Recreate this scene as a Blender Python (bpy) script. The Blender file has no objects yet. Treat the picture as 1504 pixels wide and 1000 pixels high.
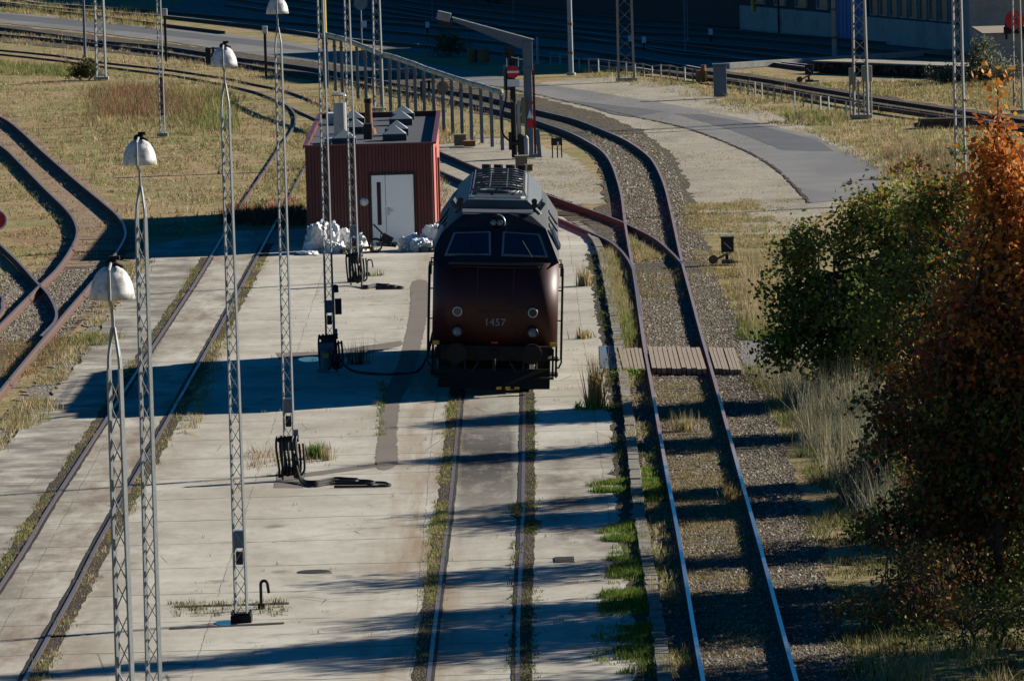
import bpy, math, random
import numpy as np
from mathutils import Vector, Matrix, geometry
R = math.radians
random.seed(7); rng = np.random.default_rng(11)
scene = bpy.context.scene
# ------------------------------------------------------------------ camera
F_PX, W_PX, H_PX = 11500.0, 1504.0, 1000.0
CAM_H, ROLL = 15.2, 0.027
PITCH = math.atan(885.0 / F_PX)
cp, sp = math.cos(PITCH), math.sin(PITCH)
cr, sr = math.cos(ROLL), math.sin(ROLL)
Fv, Uv, Rv = Vector((0, cp, -sp)), Vector((0, sp, cp)), Vector((1, 0, 0))
cx_, cy_, cz_ = Rv*cr - Uv*sr, Rv*sr + Uv*cr, -Fv
cam = bpy.data.cameras.new('camera'); camo = bpy.data.objects.new('camera', cam)
scene.collection.objects.link(camo); scene.camera = camo
m = Matrix((cx_, cy_, cz_)).transposed().to_4x4(); m.translation = (0, 0, CAM_H); camo.matrix_world = m
cam.sensor_width = 36.0; cam.sensor_fit = 'HORIZONTAL'; cam.lens = F_PX / W_PX * 36.0
cam.clip_start = 1.0; cam.clip_end = 6000.0
# ------------------------------------------------------------------ light
SHD = Vector((-1.0, -0.48, 0)).normalized()        # the way shadows fall on the ground
ELEV = math.atan(0.42)
to_sun = Vector((-SHD.x*math.cos(ELEV), -SHD.y*math.cos(ELEV), math.sin(ELEV)))
world = bpy.data.worlds.new('World'); scene.world = world; world.use_nodes = True
wn = world.node_tree.nodes; wl = world.node_tree.links
sky = wn.new('ShaderNodeTexSky'); sky.sky_type = 'NISHITA'; sky.sun_disc = False
sky.sun_elevation = ELEV; sky.sun_rotation = math.atan2(to_sun.x, to_sun.y)
sky.air_density = 1.0; sky.dust_density = 0.2; sky.ozone_density = 6.0
bg = wn['Background']; bg.inputs['Strength'].default_value = 0.05
hs = wn.new('ShaderNodeHueSaturation'); hs.inputs['Saturation'].default_value = 1.45; hs.inputs['Value'].default_value = .66
wl.new(sky.outputs['Color'], hs.inputs['Color']); wl.new(hs.outputs['Color'], bg.inputs['Color'])
sun = bpy.data.lights.new('sun', 'SUN'); sun.energy = 5.0; sun.angle = R(0.5); sun.color = (1.0, 0.93, 0.80)
suno = bpy.data.objects.new('sun', sun); scene.collection.objects.link(suno)
suno.rotation_euler = to_sun.to_track_quat('Z', 'Y').to_euler()
vs = scene.view_settings; vs.view_transform = 'Standard'; vs.look = 'None'; vs.gamma = 1.0
vs.exposure = 0.98

# ------------------------------------------------------------------ pixel <-> place
def gp(x, y, z=0.0):
    u, v = (x - W_PX/2)/F_PX, (H_PX/2 - y)/F_PX
    d = cx_*u + cy_*v + Fv
    t = (z - CAM_H)/d.z
    return Vector((0, 0, CAM_H)) + d*t
def sc(x, y):                                      # pixels per metre on the ground there
    return F_PX/(gp(x, y).y*cp)
def hgt(x, y, ytop):                               # height of a thing standing at (x,y) whose top shows at ytop
    return (y - ytop)/sc(x, y)*1.003

# ------------------------------------------------------------------ object helpers
COL = scene.collection
def tag(o, label=None, cat=None, group=None, kind=None):
    if label: o['label'] = label
    if cat: o['category'] = cat
    if group: o['group'] = group
    if kind: o['kind'] = kind
    return o
def empty(name, loc, label, cat, group=None, rz=0.0):
    o = bpy.data.objects.new(name, None); COL.objects.link(o)
    o.location = loc; o.rotation_euler = (0, 0, rz); o.empty_display_size = 0.3
    return tag(o, label, cat, group)
def copy_tree(o, parent=None):
    c = o.copy(); COL.objects.link(c)
    if parent is not None: c.parent = parent
    for ch in list(o.children): copy_tree(ch, c)
    return c
class MB:
    def __init__(s): s.v, s.f, s.mi, s.cur = [], [], [], 0
    def mat(s, i): s.cur = i; return s
    def add(s, vs, fs):
        b = len(s.v); s.v += [tuple(p) for p in vs]
        for f in fs: s.f.append(tuple(b+i for i in f)); s.mi.append(s.cur)
        return s
    def box(s, c, d, rz=0.0, M=None):
        hx, hy, hz = d[0]/2, d[1]/2, d[2]/2
        ps = [Vector((sx*hx, sy*hy, sz*hz)) for sz in (-1, 1) for sy in (-1, 1) for sx in (-1, 1)]
        rm = Matrix.Rotation(rz, 3, 'Z') if M is None else M
        ps = [rm @ p + Vector(c) for p in ps]
        return s.add(ps, [(0,2,3,1), (4,5,7,6), (0,1,5,4), (2,6,7,3), (0,4,6,2), (1,3,7,5)])
    def bar(s, p0, p1, w, h=None):
        h = h or w; p0, p1 = Vector(p0), Vector(p1); d = p1 - p0; L = d.length
        if L < 1e-6: return s
        return s.box((p0+p1)/2, (w, h, L), M=d.to_track_quat('Z', 'Y').to_matrix())
    def tube(s, pts, r, n=8, cap=True):
        pts = [Vector(p) for p in pts]; rs = r if isinstance(r, (list, tuple)) else [r]*len(pts)
        rings = []; up = Vector((0, 0, 1)); prev = None
        for i, p in enumerate(pts):
            d = (pts[min(i+1, len(pts)-1)] - pts[max(i-1, 0)])
            d = d.normalized() if d.length > 1e-9 else up
            a = prev - d*prev.dot(d) if prev is not None else (Vector((1, 0, 0)) - d*d.x if abs(d.x) < .9 else Vector((0, 1, 0)) - d*d.y)
            if a.length < 1e-6: a = d.orthogonal()
            a.normalize(); prev = a; b = d.cross(a)
            rings.append([p + (a*math.cos(2*math.pi*k/n) + b*math.sin(2*math.pi*k/n))*rs[i] for k in range(n)])
        vs = [q for rg in rings for q in rg]; fs = []
        for i in range(len(pts)-1):
            for k in range(n):
                fs.append((i*n+k, i*n+(k+1) % n, (i+1)*n+(k+1) % n, (i+1)*n+k))
        if cap: fs.append(tuple(range(n-1, -1, -1))); fs.append(tuple((len(pts)-1)*n+k for k in range(n)))
        return s.add(vs, fs)
    def lathe(s, prof, c=(0, 0, 0), n=24):
        vs = []; fs = []; c = Vector(c)
        for r, z in prof:
            for k in range(n): vs.append(c + Vector((r*math.cos(2*math.pi*k/n), r*math.sin(2*math.pi*k/n), z)))
        for i in range(len(prof)-1):
            for k in range(n): fs.append((i*n+k, i*n+(k+1) % n, (i+1)*n+(k+1) % n, (i+1)*n+k))
        return s.add(vs, fs)
    def disc(s, c, r, axis, n=24, t=.02):          # short cylinder along axis
        a = Vector(axis).normalized(); c = Vector(c)
        return s.tube([c - a*t/2, c + a*t/2], r, n)
    def extrude(s, prof, y0, y1, ny=1):            # closed profile in xz, along y
        n = len(prof); vs = []
        for j in range(ny+1):
            y = y0 + (y1-y0)*j/ny
            vs += [(x, y, z) for x, z in prof]
        fs = [tuple(range(n)), tuple(ny*n+k for k in reversed(range(n)))]
        for j in range(ny):
            for k in range(n): fs.append((j*n+k, (j+1)*n+k, (j+1)*n+(k+1) % n, j*n+(k+1) % n))
        return s.add(vs, fs)
    def build(s, name, mats, parent=None, smooth=False, loc=None, bevel=0):
        me = bpy.data.meshes.new(name); me.from_pydata(s.v, [], s.f)
        mats = mats if isinstance(mats, (list, tuple)) else [mats]
        for q in mats: me.materials.append(q)
        if len(mats) > 1: me.polygons.foreach_set('material_index', s.mi)
        if smooth: me.polygons.foreach_set('use_smooth', [True]*len(s.f))
        me.update()
        o = bpy.data.objects.new(name, me); COL.objects.link(o)
        if parent is not None: o.parent = parent
        if loc is not None: o.location = loc
        if bevel:
            b = o.modifiers.new('bevel', 'BEVEL'); b.width = bevel; b.segments = 2; b.limit_method = 'ANGLE'; b.angle_limit = R(40)
        return o
def np_mesh(name, verts, faces, mat, cols=None, parent=None):
    """verts (N,3), faces (M,k) int arrays, cols (N,3) colours per vertex"""
    me = bpy.data.meshes.new(name); N, (M, k) = len(verts), faces.shape
    me.vertices.add(N); me.vertices.foreach_set('co', np.asarray(verts, np.float32).ravel())
    me.loops.add(M*k); me.loops.foreach_set('vertex_index', faces.astype(np.int32).ravel())
    me.polygons.add(M); me.polygons.foreach_set('loop_start', np.arange(0, M*k, k, dtype=np.int32))
    if cols is not None:
        a = me.color_attributes.new('col', 'FLOAT_COLOR', 'POINT')
        c4 = np.ones((N, 4), np.float32); c4[:, :3] = cols; a.data.foreach_set('color', c4.ravel())
    me.materials.append(mat); me.update(calc_edges=True); me.validate()
    o = bpy.data.objects.new(name, me); COL.objects.link(o)
    if parent is not None: o.parent = parent
    return o

# ------------------------------------------------------------------ materials
class NT:
    def __init__(s, name):
        s.m = bpy.data.materials.new(name); s.m.use_nodes = True
        s.t = s.m.node_tree; s.n = s.t.nodes; s.l = s.t.links; s.b = s.n['Principled BSDF']
        s.tc = s.n.new('ShaderNodeTexCoord'); s.P = s.tc.outputs['Object']
    def node(s, ty, **k):
        nd = s.n.new(ty)
        for a, b in k.items(): setattr(nd, a, b)
        return nd
    def inp(s, sock, v):
        if hasattr(v, 'is_linked') or isinstance(v, bpy.types.NodeSocket): s.l.new(v, sock)
        else: sock.default_value = v
    def mapping(s, scale=(1, 1, 1), vec=None):
        mp = s.node('ShaderNodeMapping'); s.l.new(vec or s.P, mp.inputs['Vector']); mp.inputs['Scale'].default_value = scale
        return mp.outputs['Vector']
    def noise(s, scale, detail=4, rough=.6, vec=None, dist=0):
        nd = s.node('ShaderNodeTexNoise'); s.l.new(vec or s.P, nd.inputs['Vector'])
        nd.inputs['Scale'].default_value = scale; nd.inputs['Detail'].default_value = detail
        nd.inputs['Roughness'].default_value = rough; nd.inputs['Distortion'].default_value = dist
        return nd.outputs['Fac']
    def voro(s, scale, vec=None, feature='F1', out='Distance'):
        nd = s.node('ShaderNodeTexVoronoi', feature=feature); s.l.new(vec or s.P, nd.inputs['Vector'])
        nd.inputs['Scale'].default_value = scale
        return nd.outputs[out]
    def ramp(s, fac, stops):
        nd = s.node('ShaderNodeValToRGB'); s.l.new(fac, nd.inputs['Fac']); e = nd.color_ramp.elements
        while len(e) < len(stops): e.new(.5)
        for q, (p, c) in zip(e, stops):
            q.position = p; q.color = (*c, 1) if len(c) == 3 else c
        return nd.outputs['Color']
    def mask(s, fac, a, b):                        # 0 at a -> 1 at b
        nd = s.node('ShaderNodeMapRange'); s.l.new(fac, nd.inputs['Value']); nd.clamp = True
        nd.inputs['From Min'].default_value = a; nd.inputs['From Max'].default_value = b
        return nd.outputs['Result']
    def math(s, op, a, b=None):
        nd = s.node('ShaderNodeMath', operation=op); s.inp(nd.inputs[0], a)
        if b is not None: s.inp(nd.inputs[1], b)
        return nd.outputs[0]
    def mix(s, fac, a, b, mode='MIX'):
        nd = s.node('ShaderNodeMix', data_type='RGBA', blend_type=mode)
        s.inp(nd.inputs[0], fac)
        for k, v in ((6, a), (7, b)):
            if isinstance(v, tuple): nd.inputs[k].default_value = (*v, 1)
            else: s.l.new(v, nd.inputs[k])
        return nd.outputs[2]
    def sep(s, vec=None):
        nd = s.node('ShaderNodeSeparateXYZ'); s.l.new(vec or s.P, nd.inputs[0]); return nd.outputs
    def bump(s, h, strength=.5, dist=.02):
        nd = s.node('ShaderNodeBump'); nd.inputs['Strength'].default_value = strength; nd.inputs['Distance'].default_value = dist
        s.l.new(h, nd.inputs['Height']); s.l.new(nd.outputs['Normal'], s.b.inputs['Normal'])
    def out(s, col=None, rough=.8, metal=0, spec=.3):
        if col is not None: s.inp(s.b.inputs['Base Color'], (*col, 1) if isinstance(col, tuple) else col)
        s.inp(s.b.inputs['Roughness'], rough); s.b.inputs['Metallic'].default_value = metal
        s.b.inputs['Specular IOR Level'].default_value = spec
        return s.m
def paint(name, col, rough=.6, metal=0, wear=.25, wcol=None, scale=3.0, spec=.3, lo=.5, hi=.75, grain=.35):
    t = NT(name); n = t.noise(scale, 6, .7)
    w = wcol or tuple(c*.45 for c in col)
    c = t.mix(t.math('MULTIPLY', t.mask(n, lo, hi), wear*2 if wear < .5 else 1.0), col, w)
    fine = t.noise(scale*9, 3)
    c = t.mix(grain, c, t.ramp(fine, [(.3, tuple(q*.6 for q in col)), (.7, tuple(min(1, q*1.25) for q in col))]))
    return t.out(c, rough, metal, spec)
def vcol(name, trans=0.25, rough=.7):
    t = NT(name); a = t.node('ShaderNodeVertexColor', layer_name='col')
    t.out(a.outputs['Color'], rough, 0, .25)
    if trans:
        tr = t.node('ShaderNodeBsdfTranslucent'); t.l.new(a.outputs['Color'], tr.inputs['Color'])
        mx = t.node('ShaderNodeMixShader'); mx.inputs[0].default_value = trans
        t.l.new(t.b.outputs[0], mx.inputs[1]); t.l.new(tr.outputs[0], mx.inputs[2])
        t.l.new(mx.outputs[0], t.n['Material Output'].inputs['Surface'])
    return t.m
M = {}
M['leaf'] = vcol('leaf', .3, .75)
M['blade'] = vcol('grass_blade', .25, .8)
M['stone'] = vcol('stone_chip', 0, .9)
def m_ground():
    t = NT('dry_field')
    a = t.noise(.12, 5, .65); b = t.noise(1.1, 6, .7); c = t.noise(9, 4, .7)
    col = t.ramp(a, [(.3, (.26, .165, .095)), (.44, (.37, .275, .155)), (.52, (.24, .215, .09)), (.60, (.33, .25, .135)), (.70, (.42, .33, .20))])
    col = t.mix(t.mask(b, .52, .68), col, (.20, .13, .075))
    col = t.mix(t.math('MULTIPLY', t.mask(t.noise(.35, 6, .75), .52, .64), .8), col, (.17, .18, .06))
    col = t.mix(t.mask(c, .45, .75), col, t.mix(.6, col, (.07, .055, .03)))
    col = t.mix(t.mask(t.noise(3.2, 6, .75), .55, .72), col, t.mix(.65, col, (.08, .06, .03)))
    t.bump(c, 1.0, .06)
    return t.out(col, .95, 0, .1)
def m_concrete():
    t = NT('concrete_slab'); x, y, z = t.sep()
    a = t.noise(.35, 6, .6); b = t.noise(4, 5, .7, t.mapping((1, .45, 1))); c = t.noise(30, 3)
    col = t.ramp(a, [(.3, (.36, .335, .28)), (.5, (.45, .425, .365)), (.7, (.52, .495, .435))])
    col = t.mix(t.math('MULTIPLY', t.mask(b, .5, .75), .5), col, (.25, .215, .17))
    col = t.mix(t.math('MULTIPLY', t.mask(c, .5, .8), .3), col, (.2, .18, .15))
    blot = t.noise(.9, 6, .72, t.mapping((1, .4, 1)))
    col = t.mix(t.math('MULTIPLY', t.mask(blot, .48, .70), .55), col, (.24, .20, .155))
    col = t.mix(t.math('MULTIPLY', t.mask(t.noise(.22, 5, .65, t.mapping((1, .35, 1))), .5, .66), .45), col, (.27, .225, .17))
    sp = t.voro(.55, t.mapping((1, .55, 1))); col = t.mix(t.math('MULTIPLY', t.mask(t.math('ADD', sp, t.math('MULTIPLY', t.noise(5, 3), .22)), .24, .17), .6), col, (.10, .085, .07))
    tr3 = t.mask(t.math('ABSOLUTE', t.math('ADD', x, 8.5)), 1.9, .7)
    col = t.mix(t.math('MULTIPLY', tr3, t.mask(t.noise(.9, 6, .7, t.mapping((1, .25, 1))), .40, .62)), col, (.20, .155, .115))
    # brown long stains by the middle track and darker patches between its rails and right of it
    yn = t.mapping((1.2, .06, 1)); sn = t.noise(1.0, 5, .65, yn)
    near = t.mask(t.math('ABSOLUTE', t.math('ADD', x, 1.75)), 1.5, .3)
    col = t.mix(t.math('MULTIPLY', near, t.mask(sn, .42, .62)), col, (.26, .19, .125))
    mid_patch = t.mask(t.math('ABSOLUTE', t.math('ADD', x, .6)), .8, .5)
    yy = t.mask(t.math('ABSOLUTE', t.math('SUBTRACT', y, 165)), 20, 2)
    col = t.mix(t.math('MULTIPLY', t.math('MULTIPLY', mid_patch, yy), t.mask(t.noise(1.1, 6, .75, t.mapping((1, .22, 1))), .26, .50)), col, (.026, .023, .022))
    rt = t.mask(x, -.1, .9); yr = t.mask(t.math('ABSOLUTE', t.math('SUBTRACT', y, 155)), 15, 6)
    col = t.mix(t.math('MULTIPLY', t.math('MULTIPLY', rt, yr), t.mask(t.noise(.8, 5, .7, t.mapping((1, .35, 1))), .4, .62)), col, (.13, .10, .08))
    lf = t.mask(x, -8.6, -9.6)
    col = t.mix(t.math('MULTIPLY', lf, t.mask(t.noise(.6, 5, .7), .38, .6)), col, (.15, .135, .115))
    # slab joints, wandering a little, and cracks
    wob = t.math('MULTIPLY', t.math('SUBTRACT', t.noise(.8, 3), .5), .35)
    fy = t.math('ABSOLUTE', t.math('SUBTRACT', t.math('FRACT', t.math('DIVIDE', t.math('ADD', y, wob), 4.45)), .5))
    fx = t.math('ABSOLUTE', t.math('SUBTRACT', t.math('FRACT', t.math('DIVIDE', t.math('ADD', x, t.math('MULTIPLY', wob, .4)), 3.6)), .5))
    brk = t.mask(t.noise(.55, 3), .36, .5)
    cmb = t.node('ShaderNodeCombineXYZ'); t.l.new(t.math('FLOOR', t.math('DIVIDE', t.math('ADD', x, 1.8), 3.6)), cmb.inputs[0]); t.l.new(t.math('FLOOR', t.math('DIVIDE', t.math('ADD', y, 0.0), 4.45)), cmb.inputs[1])
    wn_ = t.node('ShaderNodeTexWhiteNoise', noise_dimensions='2D'); t.l.new(cmb.outputs[0], wn_.inputs['Vector'])
    col = t.mix(t.math('MULTIPLY', wn_.outputs['Value'], .30), col, t.mix(.6, col, (.16, .14, .115)))
    j = t.math('MULTIPLY', t.math('MAXIMUM', t.math('LESS_THAN', fy, .011), t.math('LESS_THAN', fx, .0022)), brk)
    cv = t.voro(.33, t.mapping((1, .6, 1), None), 'DISTANCE_TO_EDGE')
    crk = t.math('MULTIPLY', t.math('LESS_THAN', cv, .003), t.mask(t.noise(.25, 2), .54, .6))
    col = t.mix(t.math('MULTIPLY', t.math('MAXIMUM', j, crk), .8), col, (.09, .08, .06))
    t.bump(b, .15, .02)
    return t.out(col, .9, 0, .2)
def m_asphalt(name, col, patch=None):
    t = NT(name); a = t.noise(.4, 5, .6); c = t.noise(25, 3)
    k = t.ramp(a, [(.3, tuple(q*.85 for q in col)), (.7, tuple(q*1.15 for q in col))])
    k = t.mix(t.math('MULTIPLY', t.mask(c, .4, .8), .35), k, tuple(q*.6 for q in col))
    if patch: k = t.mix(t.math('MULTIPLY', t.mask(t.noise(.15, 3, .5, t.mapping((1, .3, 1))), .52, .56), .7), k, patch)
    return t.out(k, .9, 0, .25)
def m_gravel(name, c1, c2, c3, sc_=16, moss=None, gap=.25):
    t = NT(name)
    cell = t.node('ShaderNodeTexVoronoi'); t.l.new(t.P, cell.inputs['Vector']); cell.inputs['Scale'].default_value = sc_
    g = t.node('ShaderNodeRGBToBW'); t.l.new(cell.outputs['Color'], g.inputs[0])
    col = t.ramp(g.outputs[0], [(.2, c1), (.5, c2), (.8, c3)])
    d = t.mask(cell.outputs['Distance'], .3, .75)
    col = t.mix(d, col, tuple(q*gap for q in c1))
    big = t.noise(.5, 5, .7)
    col = t.mix(t.math('MULTIPLY', t.mask(big, .45, .65), .6), col, t.mix(.5, col, tuple(q*.5 for q in c1)))
    if moss: col = t.mix(t.math('MULTIPLY', t.mask(t.noise(.8, 5, .75), .55, .68), .8), col, moss)
    if gap > .5:
        dk = t.noise(.35, 6, .75, t.mapping((1, .4, 1))); col = t.mix(t.math('MULTIPLY', t.mask(dk, .46, .62), .8), col, t.mix(.5, col, (.10, .09, .08)))
    t.bump(cell.outputs['Distance'], .9 if gap < .5 else .4, -.04)
    return t.out(col, .95, 0, .15)
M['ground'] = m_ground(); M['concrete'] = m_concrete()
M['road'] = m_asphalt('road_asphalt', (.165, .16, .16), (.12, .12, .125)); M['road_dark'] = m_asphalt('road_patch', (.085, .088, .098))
M['strip'] = m_asphalt('asphalt_strip', (.15, .125, .105)); M['asph_path'] = m_asphalt('path_asphalt', (.15, .145, .14))
M['ballast'] = m_gravel('ballast', (.075, .058, .042), (.135, .11, .08), (.24, .21, .165), 15, (.13, .125, .045))
M['gravel'] = m_gravel('pale_gravel', (.35, .31, .25), (.40, .36, .295), (.46, .42, .35), 24, (.33, .27, .13), .7)
M['gravel_grey'] = m_gravel('grey_gravel', (.20, .165, .135), (.30, .26, .22), (.44, .40, .35), 14, (.28, .20, .11), .4)
M['yard_bed'] = m_gravel('yard_bed', (.15, .14, .13), (.22, .21, .20), (.30, .29, .28), 10, (.16, .16, .10), .5)
M['far_rail'] = paint('sky_sheen_rail', (.62, .64, .66), .5, .0, .15)  # pale non-metal colour stands in for sky sheen on the rail heads
M['tan_bed'] = m_gravel('tan_bed', (.22, .15, .10), (.31, .22, .145), (.42, .32, .23), 14, (.30, .26, .11), .5)
M['soil'] = m_gravel('joint_soil', (.07, .055, .04), (.11, .085, .06), (.17, .14, .10), 22, (.12, .11, .03))
M['steel'] = paint('rail_head', (.26, .20, .18), .4, .55, .3, (.20, .11, .08), 2, .5)
def m_polish():
    t = NT('used_rail'); x, y, z = t.sep(); n = t.noise(.7, 4)
    k = t.mask(t.math('ADD', y, t.math('MULTIPLY', n, 14)), 172, 166)
    k = t.math('MAXIMUM', k, t.mask(y, 285, 300))
    c = t.mix(k, t.ramp(t.noise(6, 4), [(.3, (.20, .12, .10)), (.7, (.34, .24, .21))]), (.58, .60, .64))
    t.l.new(k, t.b.inputs['Metallic']); o = t.out(c, .32, 0, .5); t.l.new(k, t.b.inputs['Metallic']); return o
M['used'] = m_polish()
M['rust'] = paint('rusty_rail', (.095, .052, .04), .9, 0, .4, (.06, .03, .022), 4)
M['wood'] = paint('grey_timber', (.26, .21, .165), .9, 0, .4, (.14, .11, .09), 2.5)
M['sleeper'] = paint('old_sleeper', (.085, .062, .047), .95, 0, .3, None, 5)
M['kerb'] = paint('kerb_stone', (.20, .185, .16), .95, 0, .45, (.075, .07, .045), 1.6, .3, .42, .62)
M['galv'] = paint('galvanised_mast', (.26, .28, .29), .6, .3, .35, (.13, .135, .135), 3)
M['galv_old'] = paint('old_mast', (.26, .25, .23), .7, .1, .4, (.22, .11, .05), 2.5)
M['pole'] = paint('pole_paint', (.22, .26, .30), .6, 0, .3, (.32, .17, .06), .8, .3, .6, .7)
M['panel_blue'] = paint('blue_grey_steel', (.10, .14, .18), .6, 0, .3)
M['white'] = paint('white_enamel', (.62, .61, .59), .5, 0, .45, (.13, .125, .12), 6, .35, .47, .62, .2)
M['door'] = paint('door_paint', (.80, .82, .82), .4, 0, .12, (.62, .64, .62), .8, .3, .5, .75, .05)
M['black'] = paint('black_paint', (.016, .016, .018), .55, 0, .2, (.035, .033, .03), 4)
M['rubber'] = paint('black_rubber', (.014, .014, .015), .6, 0, .2, (.04, .038, .034), 6)
M['red_wall'] = paint('red_cladding', (.095, .014, .017), .45, 0, .45, (.05, .010, .012), .9, .5, .45, .7)
M['sunlit_red'] = paint('sunlit_cladding', (.36, .105, .09), .6, 0, .3, (.24, .07, .06), 1.5)  # lighter copy of the cladding: sunlight on the side wall put into colour
M['roof_felt'] = paint('roof_felt', (.055, .06, .068), .8, 0, .4, (.10, .105, .115), .8)
M['sky_light'] = paint('skylight_dome', (.42, .42, .40), .4, 0, .3, (.28, .27, .25), 2, .5)
M['zinc'] = paint('zinc_flue', (.40, .40, .40), .45, .5, .3, (.24, .19, .15), 3)
M['rusty_flue'] = paint('rusty_flue', (.20, .09, .04), .85, 0, .6, (.03, .025, .02), 2.5)
M['plastic'] = paint('plastic_film', (.62, .62, .61), .35, 0, .4, (.34, .33, .31), 5, .6)
M['tyre'] = M['rubber']
M['loco_red'] = paint('loco_red', (.050, .003, .005), .5, 0, .45, (.008, .003, .003), 1.3, .4, .38, .58)
M['loco_black'] = paint('loco_black', (.012, .012, .014), .45, 0, .3, (.03, .026, .024), 1.5, .4)
M['loco_grey'] = paint('loco_roof', (.075, .082, .09), .5, .1, .4, (.03, .028, .026), 1.8, .45)
M['loco_side'] = paint('loco_upper_side', (.022, .022, .025), .6, 0, .4, (.055, .040, .035), 1.2, .3)
M['dirt_black'] = paint('underframe_grime', (.014, .012, .011), .85, 0, .3, (.03, .024, .02), 4)
M['number_grey'] = paint('number_grey', (.20, .20, .21), .6, 0, .4, (.07, .06, .06), 9)
M['alu'] = paint('aluminium_trim', (.50, .52, .53), .35, .6, .15)
M['frame_grey'] = paint('window_gasket', (.16, .19, .21), .5, 0, .15)
M['yellow'] = paint('yellow_paint', (.62, .36, .02), .5, 0, .3, (.35, .18, .02), 4)
M['ypipe'] = paint('yellow_pipe_paint', (.55, .40, .06), .5, 0, .2)
M['lagging'] = paint('pipe_lagging', (.36, .38, .33), .6, 0, .35, (.22, .22, .17), 1.5)
M['red_sign'] = paint('sign_red', (.50, .02, .03), .45, 0, .1)
M['white_sign'] = paint('sign_white', (.70, .70, .70), .5, 0, .15)
M['orange'] = paint('orange_plastic', (.55, .12, .03), .5, 0, .2)
M['rust_brown'] = paint('brown_rust', (.20, .10, .045), .9, 0, .4, (.11, .05, .03), 3)
M['dark_red'] = paint('dark_red_paint', (.16, .02, .02), .6, 0, .3)
M['crate'] = paint('weathered_box', (.20, .17, .11), .9, 0, .4, (.09, .08, .06), 2)
M['bark'] = paint('bark', (.085, .065, .05), .95, 0, .4, (.16, .14, .11), 6)
M['wall_conc'] = paint('stained_concrete', (.30, .30, .28), .95, 0, .5, (.11, .11, .10), .6)
M['wall_dark'] = paint('soot_wall', (.05, .05, .052), .95, 0, .4, (.025, .025, .025), .5)
M['blue_door'] = paint('blue_gate', (.07, .16, .36), .6, 0, .25)
M['dark_stone'] = m_gravel('old_stone_edge', (.03, .024, .02), (.05, .04, .033), (.09, .07, .055), 6)
def m_glass(name, col, rough=.08):
    t = NT(name); n = t.noise(2.5, 3)
    return t.out(t.ramp(n, [(.3, tuple(q*.7 for q in col)), (.7, col)]), rough, 0, .8)
M['glass'] = m_glass('cab_glass', (.012, .016, .035)); M['lens'] = m_glass('lamp_lens', (.16, .22, .25), .2)
M['pane'] = m_glass('dirty_pane', (.03, .035, .04), .35); M['water'] = m_glass('puddle', (.05, .055, .06), .04)

# ------------------------------------------------------------------ setting: ground and surfaces
def densify(pts, step=.7, jit=.0, seed=0):
    r = random.Random(seed); out = []
    n = len(pts)
    for i in range(n):
        a, b = pts[i], pts[(i+1) % n]; L = (b-a).length; k = max(1, int(L/step))
        nn = Vector((-(b-a).y, (b-a).x)).normalized() if L > 1e-6 else Vector((0, 0))
        for j in range(k):
            p = a + (b-a)*(j/k); out.append(p + nn*r.gauss(0, jit))
    return out
def smooth_poly(pts, sub=6, closed=False):
    n = len(pts); out = []
    def P(i): return pts[i % n] if closed else pts[max(0, min(n-1, i))]
    for i in range(n if closed else n-1):
        p0, p1, p2, p3 = P(i-1), P(i), P(i+1), P(i+2)
        for k in range(sub):
            t = k/sub
            out.append(((p1*2) + (p2-p0)*t + (p0*2-p1*5+p2*4-p3)*t*t + (p1*3-p0-p2*3+p3)*t**3)*.5)
    if not closed: out.append(pts[-1])
    return out
ZONES = {}
def zone(name, px, z, mat, jit=.05, step=.8, smooth=False, kind='structure'):
    pts = [Vector(gp(x, y, z)[:2]) for x, y in px]
    if smooth: pts = smooth_poly(pts, 5, True)
    pts = densify(pts, step, jit, hash(name) % 1000 if False else len(name)*7+len(px))
    ZONES[name] = np.array([(p.x, p.y) for p in pts])
    me = bpy.data.meshes.new(name)
    tri = geometry.tessellate_polygon([[p.to_3d() for p in pts]])
    me.from_pydata([(p.x, p.y, z) for p in pts], [], [t if geometry.normal([pts[i].to_3d() for i in t]).z > 0 else t[::-1] for t in tri])
    me.materials.append(mat); o = bpy.data.objects.new(name, me); COL.objects.link(o)
    return tag(o, kind=kind)
def inside(poly, P):
    x, y = P[:, 0], P[:, 1]; r = np.zeros(len(P), bool); n = len(poly)
    for i in range(n):
        x1, y1 = poly[i]; x2, y2 = poly[(i+1) % n]
        c = ((y1 > y) != (y2 > y))
        with np.errstate(divide='ignore', invalid='ignore'):
            r ^= c & (x < (x2-x1)*(y-y1)/(y2-y1+1e-12)+x1)
    return r
def pxpoly(px, z=0): return np.array([tuple(gp(x, y, z)[:2]) for x, y in px])
g = MB()
N_ = 40
for j in range(N_+1):
    for i in range(N_+1):
        g.v.append(((i/N_-.5)*2400, -200 + j/N_*3200, -.05))
for j in range(N_):
    for i in range(N_):
        a = j*(N_+1)+i; g.f.append((a, a+1, a+N_+2, a+N_+1)); g.mi.append(0)
tag(g.build('ground', M['ground']), kind='structure')

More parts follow.
